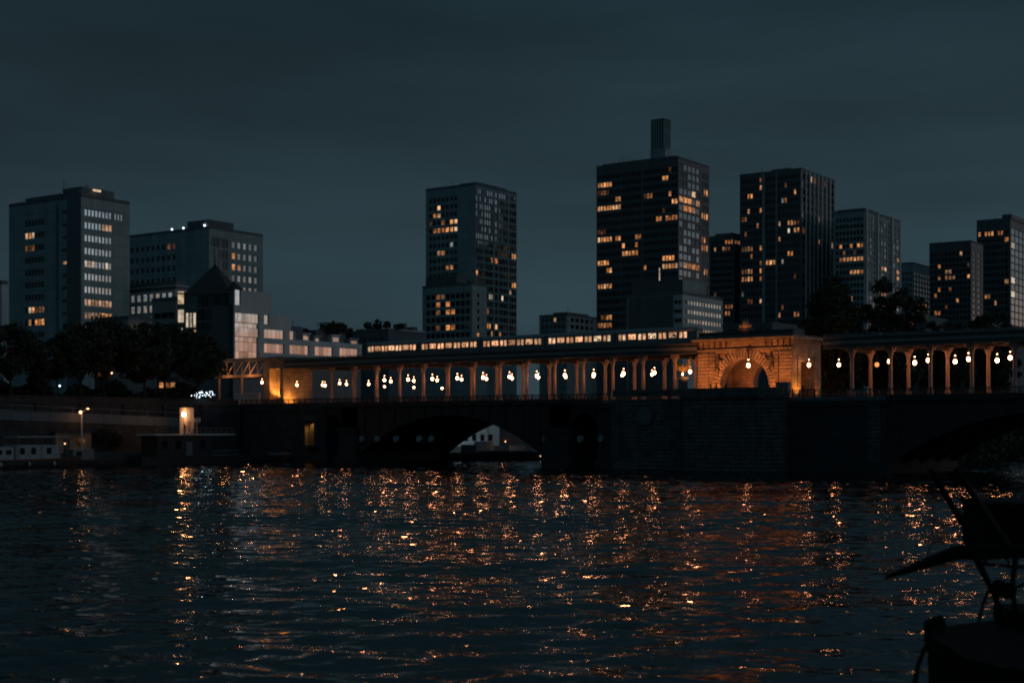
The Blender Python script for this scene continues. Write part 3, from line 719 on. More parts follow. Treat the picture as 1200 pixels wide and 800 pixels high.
# --- tower 5
T5 = Bldg('striped_tower', 'dark tower with thin pale vertical stripes, right of the chimneyed tower', 'tower', 867, 938.5, 979, 199, 620, 35, 'cladding_dark')
l5 = rects(b=[(875.7, 883, 231, 237), (877, 883, 285.6, 292), (889, 893, 285, 290), (877, 883, 322, 329), (921.5, 928, 256, 261.7), (931, 935, 264.6, 271), (931, 934.6, 218, 224), (889, 893, 220, 224), (897, 909, 304, 308), (889, 893, 350, 356), (921.5, 929, 293, 297)],
           w=[(876, 880, 248.5, 254), (889, 893, 248, 252), (911, 915, 256.5, 260.5), (877, 883, 313, 318), (889, 893, 313, 317), (889, 893, 322, 327), (870, 874, 322, 328), (911, 915, 368, 373), (931, 935, 368, 374), (911, 915, 274, 279)],
           d=[(871, 874, 252, 256), (871, 875, 269, 273), (870, 874, 285, 292), (931, 935, 255, 260), (877, 882, 351, 355), (870, 874, 313, 318)], p=[(921.5, 925, 264.6, 270)])
T5.region('L', 868.5, 893, 7, 206, 9.0, 22, 5.2, .35, 'glass', l5, rnd=.035)
T5.region('L', 897, 909, 3, 206, 9.0, 22, 5.2, .25, 'glass', l5)
T5.region('L', 911.5, 937, 7, 206, 9.0, 22, 5.2, .35, 'glass', l5, rnd=.035)
l5r = rects(b=[(958.5, 962, 251, 258), (958.5, 962.6, 280, 285), (937, 940, 264, 271), (950, 954, 211, 217)], w=[(937, 940, 218, 224), (947, 950, 368, 375)], d=[(955, 959, 214, 218), (966, 970, 216, 224)], p=[(947, 950, 313, 320)])
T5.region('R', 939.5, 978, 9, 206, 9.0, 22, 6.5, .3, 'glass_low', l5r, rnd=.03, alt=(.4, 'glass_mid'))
T5.finish()
for xs, xe in ((893.6, 896.6), (909.3, 911.2)):
    m = MB(); m.box(-.35, -.003, T5.u('L', xe), T5.u('L', xs), -2, T5.H+.3); m.build('pilaster', M['concrete'], T5.root)
for k in range(8):
    x = 943.3+k*4.72; m = MB(); m.box(T5.u('R', x), T5.u('R', x+1.1), -.5, -.003, -2, T5.H+.4); m.build('fin', M['concrete_pale'], T5.root)
T5.rbox('roof_screen', .05, .95, .2, .5, .1, 1.8); T5.clutter(7, 6, 1.8); T5.mast(.1, .7, 3.6); T5.mast(.3, .4, 3)

# --- tower behind left (11)
T11 = Bldg('rear_tower', 'darker shorter tower half hidden between the chimneyed and the striped tower', 'tower', 826, 860, 880, 277, 640, 35, 'cladding_dark')
T11.region('L', 833, 859, 8, 283, 7.6, 16, 4.2, .3, 'glass', rects(w=[(850, 857.5, 280, 286), (845, 849, 287, 291), (830, 834, 301, 306), (849, 853, 357, 361), (854, 858, 357, 361), (850, 855, 364, 368)], d=[(850, 855, 287, 291), (850, 858, 358, 361)]), rnd=.05)
T11.region('R', 861, 868, 3, 283, 7.6, 16, 4.2, .3, 'glass', rects(w=[(860, 868, 280, 284)]))
T11.finish(); T11.rbox('plant_room', .1, .8, .1, .7, .1, 2)

# --- tower 6
T6 = Bldg('grid_tower', 'pale gridded tower behind tall trees, right of the striped tower', 'tower', 976, 1013, 1055.5, 247, 610, 35, 'concrete')
l6 = rects(b=[(989.5, 995, 299, 305), (1002.5, 1007.5, 283, 288), (1002, 1007.5, 298, 304), (1009, 1013, 297.5, 303.6), (1001.7, 1007, 313, 319.5)], w=[(982, 985, 283, 289), (997, 1001, 283, 288), (1009, 1013, 283, 287), (997, 1000, 299, 305), (982, 985, 301, 305), (997, 1001, 314, 318), (1009, 1013, 313, 318)])
T6.region('L', 979, 1012, 8, 256, 7.75, 18, 4.4, .3, 'glass', l6, rnd=.03)
l6r = rects(b=[(1034, 1039.6, 310.7, 317), (1049, 1054, 321.5, 328)], w=[(1015.5, 1020.5, 300, 305), (1049, 1053, 315, 319.5), (1050, 1053.5, 300, 305), (1034.6, 1039.6, 342.7, 348), (1034, 1038, 359, 364)])
T6.region('R', 1016, 1026, 3, 256, 7.6, 18, 4.6, .3, 'glass_low', l6r, alt=(.3, 'glass_mid'))
T6.region('R', 1029, 1043, 4, 256, 7.6, 18, 4.6, .3, 'glass_low', l6r, alt=(.3, 'glass_mid'))
T6.region('R', 1046, 1054.5, 2, 256, 7.6, 18, 4.6, .3, 'glass_low', l6r, alt=(.3, 'glass_mid'))
T6.finish(); T6.clutter(8, 2, 2); T6.rbox('roof_screen', .05, .3, .05, .9, .1, 1.6)
for x in (1014, 1027, 1044):
    m = MB(); m.box(T6.u('R', x), T6.u('R', x+1.6), -.7, -.003, -2, T6.H+1.2); m.build('fin', M['concrete_pale'], T6.root)

# --- right-hand group
T12 = Bldg('hazy_block', 'plain distant block with stepped top, left of the dark right-hand tower', 'apartment block', 1056, 1070, 1096, 309, 760, 35, 'concrete')
T12.region('L', 1057, 1069, 4, 320, 7, 10, 3.6, .4, 'glass'); T12.region('R', 1071, 1094, 7, 320, 5.9, 12, 3.4, .35, 'glass', rects(b=[(1068, 1080, 354, 359), (1082, 1088, 354, 358), (1069, 1080, 372, 378), (1082, 1088, 372, 377)], w=[(1070, 1076, 360, 364)])); T12.finish()
T13 = Bldg('dark_tower', 'dark flat topped tower with scattered single lit windows, near right end', 'tower', 1089, 1138, 1152, 283.5, 680, 35, 'cladding_dark')
T13.region('L', 1090, 1137, 11, 296, 6.9, 16, 4.2, .35, 'glass', rects(b=[(1125, 1129, 293, 298), (1118.6, 1122, 346, 353.5), (1134, 1138, 320, 325)], w=[(1100, 1104, 308, 314), (1109, 1113, 315, 319), (1101, 1104, 322, 326), (1109, 1113, 321, 326), (1117, 1121, 321, 326), (1101, 1104, 336, 340), (1093, 1097, 345, 348), (1093, 1096, 364, 367), (1100, 1104, 363, 367)], d=[(1134, 1138, 307, 311), (1110, 1113, 334, 338)]), rnd=.02)
T13.region('R', 1139, 1150, 2, 296, 6.9, 16, 4.2, .35, 'glass'); T13.finish(); T13.clutter(4, 12, 1.3); T13.mast(.2, .8, 3)
T14 = Bldg('corner_tower', 'tall dark tower with glazed right bay and rooftop aerials, at the right edge', 'tower', 1144.5, 1184, 1226, 257, 730, 35, 'cladding_dark')
T14.region('L', 1146, 1176, 8, 272, 8.2, 15, 4.8, .35, 'glass', rects(b=[(1155.7, 1163, 269, 275)], w=[(1144.6, 1150, 270, 276), (1170, 1175, 270, 275), (1155.7, 1160, 343, 349), (1144, 1147, 290, 297), (1165, 1169, 350, 355)], d=[(1175, 1180, 326, 331)]), rnd=.02)
T14.region('L', 1177, 1182, 1, 272, 8.2, 15, 4.8, .1, 'glass', rects(w=[(1176, 1180, 281, 288), (1174, 1180, 326, 331)]))
T14.region('R', 1185, 1225, 9, 270, 8.2, 15, 6.8, .08, 'glass_mid', rects(p=[(1184.5, 1190.7, 282, 287), (1184.5, 1190, 326, 331), (1184.5, 1190, 342, 349)]))
T14.finish(); T14.rbox('plant_room', .05, .95, .02, .3, .1, 3.2, 'cladding_dark')
for fy in (.72, .8):
    m = MB(); x, y = .15*T14.Lr, fy*T14.Ll; m.tube((x, y, T14.H), (x+1.5, y+(.5 if fy > .75 else -1.8), T14.H+4.2), .12, .08, 6); m.build('aerial', M['steel_dark'], T14.root)
# edge building far left
T0 = Bldg('edge_house', 'sliver of a pale house behind trees at the left edge', 'house', -40, 2, 9, 333, 330, 35, 'concrete_pale')
T0.region('L', -30, 1, 5, 345, 11, 6, 6, .4, 'glass'); T0.finish()
# infill houses behind left trees
I1 = Bldg('town_house', 'low dark town house with two lit windows, half hidden by the quay trees', 'house', 118, 150, 180, 374, 345, 35, 'stone_facade')
I1.region('L', 120, 149, 6, 398, 12, 3, 9, .45, 'glass', rects(b=[(131, 136, 393, 403)], w=[(123, 127, 393, 403)]))
I1.region('R', 152, 178, 4, 381, 12, 3, 6, .4, 'glass', rects(d=[(165, 168, 377, 381), (175, 180, 376, 382)])); I1.finish()
I1b = Bldg('brown_office', 'brownish banded low office left of the pyramid roof', 'office block', 178, 206, 216, 352, 335, 35, 'stone_facade')
I1b.region('L', 180, 205, 3, 369, 14, 3, 7, .05, 'glass'); I1b.finish()

# long dark infill blocks behind the viaduct, right half
for i, (xl, xc, xr, yt, D, lab) in enumerate(((1040, 1085, 1110, 372, 560, 'low dark block with two rows of lit rooms, between the gridded and dark towers'), (850, 905, 960, 380, 480, 'low dark block at the foot of the striped tower'), (1105, 1160, 1215, 378, 520, 'low dark block at the foot of the right edge towers'))):
    Z = Bldg('infill_block', lab, 'apartment block', xl, xc, xr, yt, D, 35, 'concrete_dark'); Z.region('L', xl+2, xc-2, 7, yt+6, 8, 4, 4.5, .4, 'glass', rnd=.12); Z.finish()

# ------------------------------------------------------------------ trees
def tree_meshes(seed, h, rx, rz, nclump, nleaf, ls, trunk_h=.35, fast=False):
    rr = np.random.default_rng(seed); rd = random.Random(seed)
    tb = MB(); r0 = h*.02
    pts = [(0, 0, 0)]
    for k in range(1, 6): pts.append((rd.uniform(-.02, .02)*h*k/5, rd.uniform(-.02, .02)*h*k/5, h*.85*k/5))
    for k in range(5): tb.tube(pts[k], pts[k+1], r0*(1-k*.17), r0*(1-(k+1)*.17), 7)
    cz = h-rz*1.0; C = []
    for i in range(nclump):
        while True:
            p = rr.uniform(-1, 1, 3)
            if .25 < np.dot(p, p) < 1: break
        c = np.array([p[0]*rx, p[1]*rx, cz+p[2]*rz]); C.append(c)
        if i < 26:
            zz = min(max(trunk_h*h*.7+abs(p[2])*h*.12, h*.18), h*.7); b = (0, 0, zz)
            mid = (c[0]*.55, c[1]*.55, zz+(c[2]-zz)*.6)
            tb.tube(b, mid, r0*.42, r0*.25, 5); tb.tube(mid, tuple(c), r0*.25, r0*.06, 5)
    C = np.array(C)
    idx = rr.integers(0, nclump, nleaf)
    cr = rr.uniform(.12, .30, nclump)*rx
    d = rr.normal(0, 1, (nleaf, 3)); d /= np.linalg.norm(d, axis=1)[:, None]
    P = C[idx]+d*(cr[idx]*rr.uniform(.2, 1.15, nleaf)**.6)[:, None]*np.array([1.15, 1.15, .8])
    a = rr.normal(0, 1, (nleaf, 3)); a /= np.linalg.norm(a, axis=1)[:, None]
    b = np.cross(a, rr.normal(0, 1, (nleaf, 3))); b /= np.linalg.norm(b, axis=1)[:, None]
    s = ls*rr.uniform(.5, 1.3, nleaf)[:, None]
    V = np.stack([P-a*s, P+b*s*.6, P+a*s, P-b*s*.6], 1).reshape(-1, 3)
    me = bpy.data.meshes.new('crown'); me.from_pydata(V.tolist(), [], np.arange(nleaf*4).reshape(-1, 4).tolist())
    me.materials.append(M['leaf']); me.materials.append(M['leaf_b'])
    me.polygons.foreach_set('material_index', (cr[idx] > .2*rx).astype(np.int32))
    return tb.mesh('trunk', M['bark']), me
TV = [tree_meshes(11, 14, 5.2, 4.6, 60, 6500, .34), tree_meshes(12, 14, 4.6, 5.0, 55, 6000, .34), tree_meshes(13, 14, 5.8, 4.4, 70, 7500, .34), tree_meshes(14, 26, 5.2, 9.5, 110, 11000, .38), tree_meshes(15, 26, 4.2, 10.5, 100, 10000, .38)]
def tree(loc, v, s, rz, label, group, name='tree'):
    r = empty(name, loc, rz, label, 'tree', group); r.scale = (s, s, s)
    for nm, me in zip(('trunk', 'crown'), TV[v]):
        o = bpy.data.objects.new(nm, me); COL.objects.link(o); o.parent = r
    return r
G1 = 'trees on the upper quay'
quay_trees = [(-97, -76, 1, 1.0, 'leafy dark tree at the left edge, behind the white boat stern'), (-98, -67, 0, 1.12, 'leafy dark tree above the white boat cabin'), (-97, -58, 2, 1.15, 'leafy dark tree under the grey tower, beside the boat bow'),
              (-99, -50, 1, .98, 'leafy dark tree directly above the quay street lamp'), (-97, -44, 0, 1.05, 'leafy dark tree right of the quay street lamp'), (-100, -37, 2, 1.12, 'leafy dark tree in front of the brown office'),
              (-97, -30, 1, 1.12, 'leafy dark tree above the lit landing cabin'), (-100, -23, 0, 1.15, 'leafy dark tree with white string lights below its crown'), (-98, -16.5, 2, .98, 'leafy dark tree below the pyramid roof, last before the station')]
for i, (t, n, v, s, lab) in enumerate(quay_trees): tree(W(t, n, 10.8), v, s*(.80 if n < -48 else .98), i*1.7, lab, G1)
G2 = 'trees on the island behind the bridge'
isl = [(13, 30, 3, 1.02, 'tall island tree nearest the stone arch, before the striped tower'), (9, 40, 4, 1.12, 'tallest slender island tree, before the gridded tower'), (17, 47, 3, 1.1, 'broad tall island tree right of the tallest one'),
       (10, 60, 4, .88, 'island tree standing below the hazy block'), (18, 72, 3, .86, 'island tree in front of the dark flat topped tower'), (10, 84, 4, .9, 'island tree left of the corner tower'), (16, 97, 3, .98, 'island tree before the corner tower'), (12, 113, 3, 1.05, 'island tree at the right edge of the view')]
for i, (t, n, v, s, lab) in enumerate(isl): tree(W(t, n, 4.5), v, s, i*2.1, lab, G2)
G3 = 'trees on the far quay behind the viaduct'
k = 0
for (X, Y, s, lab) in ((70, 330, 1.25, 'bushy far quay tree behind the stone arch pavilion'), (82, 345, 1.35, 'bushy far quay tree left of the tall island trees'), (112, 400, 1.5, 'bushy far quay tree below the gridded tower'),):
    p = Vector((X, Y, 10.8)); 
    tree(p, k % 3, s, k, lab, G3); k += 1
def dark_leaf_fill(name, t0, t1, n0, n1, z0, z1, cnt, ls, label):  # dark leaf cards added to darken gaps and a wall
    rr = np.random.default_rng(int(abs(n0)*7+3)); q = cnt
    tt = rr.uniform(t0, t1, q); nn = rr.uniform(n0, n1, q); top = z0+(z1-z0)*(.62+.38*np.sin(nn*.55)*np.cos(nn*.21+tt*.3))
    zz = z0+(top-z0)*rr.random(q)**.8
    P = np.stack([BX+BC*tt+BS*nn, BY-BS*tt+BC*nn, zz], -1)
    a = rr.normal(0, 1, (q, 3)); a /= np.linalg.norm(a, axis=1)[:, None]; b = np.cross(a, rr.normal(0, 1, (q, 3))); b /= np.linalg.norm(b, axis=1)[:, None]
    s_ = ls*rr.uniform(.5, 1.3, q)[:, None]
    V = np.stack([P-a*s_, P+b*s_*.6, P+a*s_, P-b*s_*.6], 1).reshape(-1, 3)
    me = bpy.data.meshes.new(name); me.from_pydata(V.tolist(), [], np.arange(q*4).reshape(-1, 4).tolist()); me.materials.append(M['leaf'])
    o = bpy.data.objects.new(name, me); COL.objects.link(o); tag(o, label, 'dark_leaf_fill', kind='stuff')
dark_leaf_fill('dark_leaf_fill', 5, 23, 18, 190, 4.4, 12.5, 26000, .55, 'added dark bushes closing the pale gap on the island behind the bridge')  # added to block the sky gap seen through the right arch
dark_leaf_fill('dark_leaf_fill', 22, 25.5, 17, 150, .2, 7, 20000, .5, 'added dark leaf sheet standing in for shade on the island wall')  # dark leaves added so the glow-lit island wall looks shaded
dark_leaf_fill('dark_leaf_fill', -107, -103, -80, -8, 10.7, 15.5, 14000, .45, 'added dark leaf screen behind the trunks of the upper quay trees')  # leaf mass added to darken the view between the quay trunks
# rooftop shrubs on the stepped office
rs = random.Random(4)
for i, (x, y, dy, sc, lab) in enumerate(((326, 379, 0, .16, 'first roof shrub from the left on the stepped office'), (334, 379, 0, .14, 'second roof shrub from the left on the stepped office'), (370, 393, 0, .22, 'rounded roof shrub in the middle of the stepped office'), (394, 393, 0, .36, 'tall roof tree left of the tallest on the stepped office'), (403, 393, 0, .40, 'tallest roof tree on the stepped office'), (412, 393, 0, .36, 'tall roof tree right of the tallest on the stepped office'), (420, 393, 0, .3, 'last roof tree at the far end of the stepped office'))):
    u = E0.u('R', x); p = E0.world('R', u, 0)+Vector((-.8, .6, 0))*3.5
    tree((p.x, p.y, zE(y)+BASE-.1), i % 3, sc, i, lab, 'roof garden shrubs', 'roof_shrub')

for i, (x, y, sc, lab) in enumerate(((430, 389, .28, 'first shrub on the dark terrace block roof'), (441, 389, .34, 'second shrub on the dark terrace block roof'), (452, 389, .26, 'third shrub on the dark terrace block roof'), (468, 389, .24, 'fourth shrub on the dark terrace block roof'))):
    f_ = 'L' if x < 455 else 'R'; u = G.u(f_, x); p = G.world(f_, u, 0)+Vector((.2, 1.5, 0))
    tree((p.x, p.y, G.H+BASE), i % 3, sc, i, lab, 'terrace roof shrubs', 'roof_shrub')

# ------------------------------------------------------------------ bridge
br = empty('road_bridge', W(0, 0, 0), BROT, 'dark steel arch road bridge on stone piers, carrying the metro viaduct', 'bridge')
N0, N1 = -9.0, 15.6
m = MB(); m.box(-100, 100, N0-.4, N1+.4, 10.35, 10.9); m.build('deck', M['concrete_dark'], br)
for a, b in ((-96, -8), (40, 100)):
    m = MB(); m.box(a, b, N0-.55, N0-.41, 10.3, 11.0); m.build('cornice', M['steel_dark'], br)
def railing(t0, t1, n, name='parapet', z=10.9, h=1.05, step=1.5, mat='steel_dark'):
    m = MB(); m.box(t0, t1, n-.08, n+.08, z+h-.1, z+h); m.box(t0, t1, n-.06, n+.06, z+.1, z+.2); m.box(t0, t1, n-.03, n+.03, z+h*.72, z+h*.76)
    t = t0
    while t < t1:
        m.box(t, t+.14, n-.09, n+.09, z, z+h+.04); t += step
    t = t0
    while t < t1:
        m.box(t, t+.05, n-.03, n+.03, z+.15, z+h-.1); t += .22
    return m.build(name, M[mat], br)
railing(-94, -7, N0-.1); railing(40.2, 100, N0-.1); railing(-94, 100, N1+.1)
def arch_rib(t0, t1, zs, zc, n, th=.45, right=None):
    tm, hw = (t0+t1)/2, (t1-t0)/2
    prof = []
    for k in range(25):
        a = t0+(t1-t0)*k/24; prof.append((a, zc-(zc-zs)*((a-tm)/hw)**2))
    m = MB()
    # web plate above the curve, in strips
    for (a, za), (b, zb) in zip(prof[:-1], prof[1:]):
        m.prism([(a, za), (b, zb), (b, 10.34), (a, 10.34)], n-th/2, n+th/2, 'xz')
    for (a, za), (b, zb) in zip(prof[:-1], prof[1:]):
        m.prism([(a, za-.35), (b, zb-.35), (b, zb-.001), (a, za-.001)], n-th/2-.3, n+th/2+.3, 'xz')
    for k in range(1, 24, 2):
        a, za = prof[k]; m.box(a-.1, a+.1, n-th/2-.22, n-th/2-.001, za, 10.3)
    m.build('arch_rib', M['steel_dark'], br)
for n in (N0, -2.8, 3.3, 9.4, N1):
    arch_rib(-62, -18.5, 1.6, 9.0, n); arch_rib(-13.9, -8.5, 7.2, 9.4, n); arch_rib(-70, -66.1, 7.2, 9.4, n)
    arch_rib(40, 84, 1.6, 9.0, n)
def pier(t0, t1, n0, n1, z1, name='pier', z0=-3, mat='stone_quay', cap=True, par=br):
    m = MB(); m.box(t0, t1, n0, n1, z0, z1)
    if cap: m.box(t0-.25, t1+.25, n0-.25, n1+.25, z1-.7, z1-.15)
    m.box(t0-.4, t1+.4, n0-.4, n1+.4, z0, 1.4)
    return m.build(name, M[mat], par)
pier(-66.1, -62, N0-1.2, N1+1.2, 6.5); pier(-18.6, -13.9, N0-1.2, N1+1.2, 6.5)
pier(-100, -70, N0-.6, N1+.6, 10.3, 'abutment', mat='stone_quay')
pier(84, 90, N0-1.2, N1+1.2, 10.3)
pier(-8.5, 40, N0-.6, N1+.6, 10.3, 'island_pier', mat='stone_quay')
# front body of the island pier: quoined block with blind oculus, then coursed drum
IB = -11.2
tA, tB, tC, tD = t_at(718, IB), t_at(799, IB), t_at(912, IB-1.5), t_at(1031, N0-.9)
m = MB(); m.box(tA, tB, IB, N0-.61, -3, 10.88); isl_block = m.build('front_block', M['stone_pier'], br)
for a, b in ((tA-.15, tA+1.6), (tB-1.9, tB+.02)):
    m = MB()
    for k in range(15):
        w = 0 if k % 2 else .25
        m.box(a-(0 if b > 0 and a > tA else 0)-.0, b+w*.0, IB-.16, IB-.003, 1.6+k*.62+.06, 1.6+(k+1)*.62-.02)
    m.build('quoin', M['stone_pier'], br)
# oculus: dark round recess with a stone ring and wreath
oc = (tA+tB)/2-.4; oz = 8.6
m = MB(); ring = []
for k in range(24):
    a0, a1 = 2*PI*k/24, 2*PI*(k+1)/24
    m.prism([(oc+math.cos(a)*r, oz+math.sin(a)*r) for a, r in ((a0, 1.45), (a1, 1.45), (a1, 1.9), (a0, 1.9))], IB-.22, IB-.004, 'xz')
m.build('oculus_ring', M['stone_pier'], br)
m = MB(); m.prism([(oc+math.cos(2*PI*k/24)*1.44, oz+math.sin(2*PI*k/24)*1.44) for k in range(24)], IB-.05, IB-.006, 'xz'); m.build('oculus', M['cladding_dark'], br)
# drum (half octagon belvedere)
m = MB(); dn = IB-2.2
m.prism([(tB+.02, N0-.61), (tB+.02, IB), (tB+2.2, dn), (tC-2.2, dn), (tC, IB), (tC, N0-.61)], -3, 10.87, 'xy'); m.build('belvedere_drum', M['stone_pier'], br)
m = MB(); m.prism([(tB-.2, N0-.5), (tB-.2, IB-.15), (tB+2.1, dn-.3), (tC-2.1, dn-.3), (tC+.25, IB-.15), (tC+.25, N0-.5)], 10.88, 11.3, 'xy'); m.build('belvedere_cornice', M['stone_pier'], br)
m = MB()
poly = [(tA, IB), (tB, IB), (tB+2.2, dn), (tC-2.2, dn), (tC, IB), (tC+.02, N0-.7)]
for (a, b), (c, d) in zip(poly[:-1], poly[1:]):
    v = Vector((c-a, d-b, 0)); l = v.length; v.normalize(); nrm = Vector((-v.y, v.x, 0))*.3
    m.add([(a, b, 11.3), (c, d, 11.3), (c+nrm.x, d+nrm.y, 11.3), (a+nrm.x, b+nrm.y, 11.3), (a, b, 12.35), (c, d, 12.35), (c+nrm.x, d+nrm.y, 12.35), (a+nrm.x, b+nrm.y, 12.35)], [(0,3,2,1),(4,5,6,7),(0,1,5,4),(1,2,6,5),(2,3,7,6),(3,0,4,7)])
m.build('belvedere_parapet', M['stone_pier'], br)
railing(tC+.4, 40, N0-.3, 'balustrade', 10.9, 1.1, 1.2)
m = MB()
for k in range(15): m.box(tD-1.8, tD, N0-.8, N0-.603, 1.6+k*.58+.06, 1.6+(k+1)*.58-.02)
m.build('quoin', M['stone_pier'], br)
# pale discs standing in for dim light seen through the spandrel gaps
for x in (425, 443, 465, 492, 506, 640, 653, 681, 705):
    t = t_at(x, N0-.5); Y = W(t, N0-.5).y; z = CAMZ-(514-HZ)/F*Y
    m = MB(); m.prism([(t+math.cos(2*PI*k/14)*.5, z+math.sin(2*PI*k/14)*.55) for k in range(14)], N0-.95, N0-.3, 'xz'); m.build('gap_spot_disc', M['concrete'], br)
# lit niche in abutment, near x=367
tn = t_at(367, N0-.6)
m = MB(); m.box(tn-1.2, tn+1.2, N0-1.9, N0-1.05, 2.6, 2.9)
niche = MB()
for s_ in (-1, 1): niche.box(tn+s_*1.35-.2, tn+s_*1.35+.2, N0-1.6, N0-.62, 3.2, 7.9)
niche.box(tn-1.6, tn+1.6, N0-1.7, N0-.62, 7.9, 8.4); niche.box(tn-1.6, tn+1.6, N0-1.7, N0-.62, 2.9, 3.2); niche.build('niche_frame', M['stone_pier'], br)
def warm_spot(name, loc, tgt, e, size=60, col=(1, .42, .12), rad=.2, blend=.6):
    l = bpy.data.lights.new(name, 'SPOT'); l.energy = e; l.color = col; l.spot_size = R(size); l.spot_blend = blend; l.shadow_soft_size = rad
    o = bpy.data.objects.new(name, l); COL.objects.link(o); o.location = loc
    o.rotation_euler = (Vector(tgt)-Vector(loc)).to_track_quat('-Z', 'Y').to_euler(); return o
def warm_point(name, loc, e, col=(1, .42, .12), rad=.15):
    l = bpy.data.lights.new(name, 'POINT'); l.energy = e; l.color = col; l.shadow_soft_size = rad
    o = bpy.data.objects.new(name, l); COL.objects.link(o); o.location = loc; return o
warm_spot('niche_lamp', W(tn, N0-1.45, 7.6), W(tn, N0-.6, 4.5), 420, 110, (1, .38, .07), .3)

# ------------------------------------------------------------------ viaduct arms
ZS = 18.4      # soffit
def viaduct(t0, t1, cols, name, label):
    v = empty(name, W(0, 0, 0), BROT, label, 'viaduct')
    m = MB()
    for n in (-.6, 7.2):
        m = MB(); s = -1 if n < 0 else 1
        m.box(t0, t1, n-.15, n+.15, ZS, 19.75)
        m.box(t0, t1, n-.4 if s < 0 else n-.15, n+.15 if s < 0 else n+.4, ZS-.16, ZS-.002)
        m.box(t0, t1, n-.4 if s < 0 else n-.15, n+.15 if s < 0 else n+.4, 19.752, 19.95)
        m.build('girder', M['steel_brown'], v)
    m = MB(); m.box(t0, t1, -.42, 7.02, 18.72, 18.95)
    t = t0+.3
    while t < t1: m.box(t, t+.2, -.44, 7.04, 18.42, 18.719); t += 1.5
    m.build('track_deck', M['steel_dark'], v)
    m = MB(); m.box(t0, t1, -1.0, -.93, 18.9, 19.3); m.build('fascia_strip', M['steel'], v)
    m = MB(); m.box(t0, t1, -.55, -.45, 20.3, 20.38)
    t = t0
    while t < t1: m.box(t, t+.12, -.58, -.42, 19.96, 20.34); t += 2
    m.box(t0, t1, -.53, -.47, 19.96, 20.2)
    m.build('guard_rail', M['steel'], v)
    for c in cols:
        for n in (0, 6.6):
            m = MB(); m.lathe((c, n, 10.9), [(.42, 0), (.42, .9), (.36, 1.0), (.30, 1.15), (.25, 5.9), (.33, 6.1), (.42, 6.5), (.42, 6.7)], 12)
            m.box(c-.5, c+.5, n-.5, n+.5, 17.6, ZS-.17)
            # curved brackets
            for s in (-1, 1):
                m.prism([(c+s*.3, 17.3), (c+s*.9, ZS-.17), (c+s*.3, ZS-.17)], n-.10, n+.10, 'xz')
            m.build('column', M['column_paint'], v, smooth=False)
        m = MB(); m.box(c-.2, c+.2, .51, 6.09, 17.7, ZS-.01); m.build('cross_beam', M['steel_dark'], v)
    return v
colsL = [0-6*k for k in range(0, 14)]
colsR = [30.6+6*k for k in range(0, 12)]
viaduct(-90.5, 4.6, colsL, 'metro_viaduct', 'steel metro viaduct on paired columns left of the stone arch, under the train')
viaduct(26.3, 100, colsR, 'metro_viaduct', 'steel metro viaduct on paired columns right of the stone arch')

# ------------------------------------------------------------------ stone arch pavilion
pv = empty('stone_arch', W(0, 0, 0), BROT, 'floodlit orange stone arch pavilion in the middle of the viaduct', 'arch')
P0, P1 = 5.1, 21.3; PC = 13.3; NF, NB = -1.0, 8.9
def arch_wall(t0, t1, n0, n1, tc, r, zs, ztop, zb=10.9, seg=20):
    m = MB()
    m.box(t0, tc-r, n0, n1, zb, zs); m.box(tc+r, t1, n0, n1, zb, zs)
    pts = [(tc-r*math.cos(PI*k/seg), zs+r*math.sin(PI*k/seg)) for k in range(seg+1)]
    m.box(t0, tc-r, n0, n1, zs, ztop); m.box(tc+r, t1, n0, n1, zs, ztop)
    for (a, za), (b, zb2) in zip(pts[:-1], pts[1:]):
        m.prism([(a, za), (b, zb2), (b, ztop), (a, ztop)], n0, n1, 'xz')
    return m
arch_wall(P0, P1, NF, NF+1.7, PC, 4.3, 13.0, 19.3).build('front_wall', M['stone_warm'], pv)
arch_wall(P0, P1, NB-1.4, NB, PC, 3.1, 13.8, 19.3).build('back_wall', M['stone_warm'], pv)
m = MB(); m.box(P0, P1, NF+1.71, NB-1.41, 18.3, 19.3); m.build('vault', M['stone_warm'], pv)
for a in (P0, P1-1.5):
    for c, d in ((NF+1.71, NF+2.6), (NB-2.3, NB-1.41)):
        m = MB(); m.box(a, a+1.5, c, d, 10.9, 18.29); m.build('side_pier', M['stone_warm'], pv)
# voussoirs
m = MB(); ns = 29
for k in range(ns):
    a0, a1 = PI*(k+.1)/ns, PI*(k+.84)/ns; ro = 5.6 if k % 2 else 5.85
    m.prism([(PC-math.cos(a)*r, 13.0+math.sin(a)*r) for a, r in ((a0, 4.25), (a1, 4.25), (a1, ro), (a0, ro))], NF-.3, NF-.004, 'xz')
m.build('voussoir', M['stone_warm'], pv)
m = MB()
for k in range(21):
    a0, a1 = PI*(k+.05)/21, PI*(k+.93)/21
    m.prism([(PC-math.cos(a)*r, 13.8+math.sin(a)*r) for a, r in ((a0, 3.05), (a1, 3.05), (a1, 3.9), (a0, 3.9))], NB-1.55, NB-1.405, 'xz')
m.build('voussoir', M['stone_warm'], pv)
# rusticated pilasters
for a, b in ((P0-.1, P0+1.9), (P0+2.0, P0+3.0), (P1-3.0, P1-2.2), (P1-2.0, P1+.1)):
    m = MB()
    for k in range(13): m.box(a, b, NF-.25, NF-.004, 10.95+k*.56, 10.95+(k+1)*.56-.09)
    m.build('pilaster', M['stone_warm'], pv)
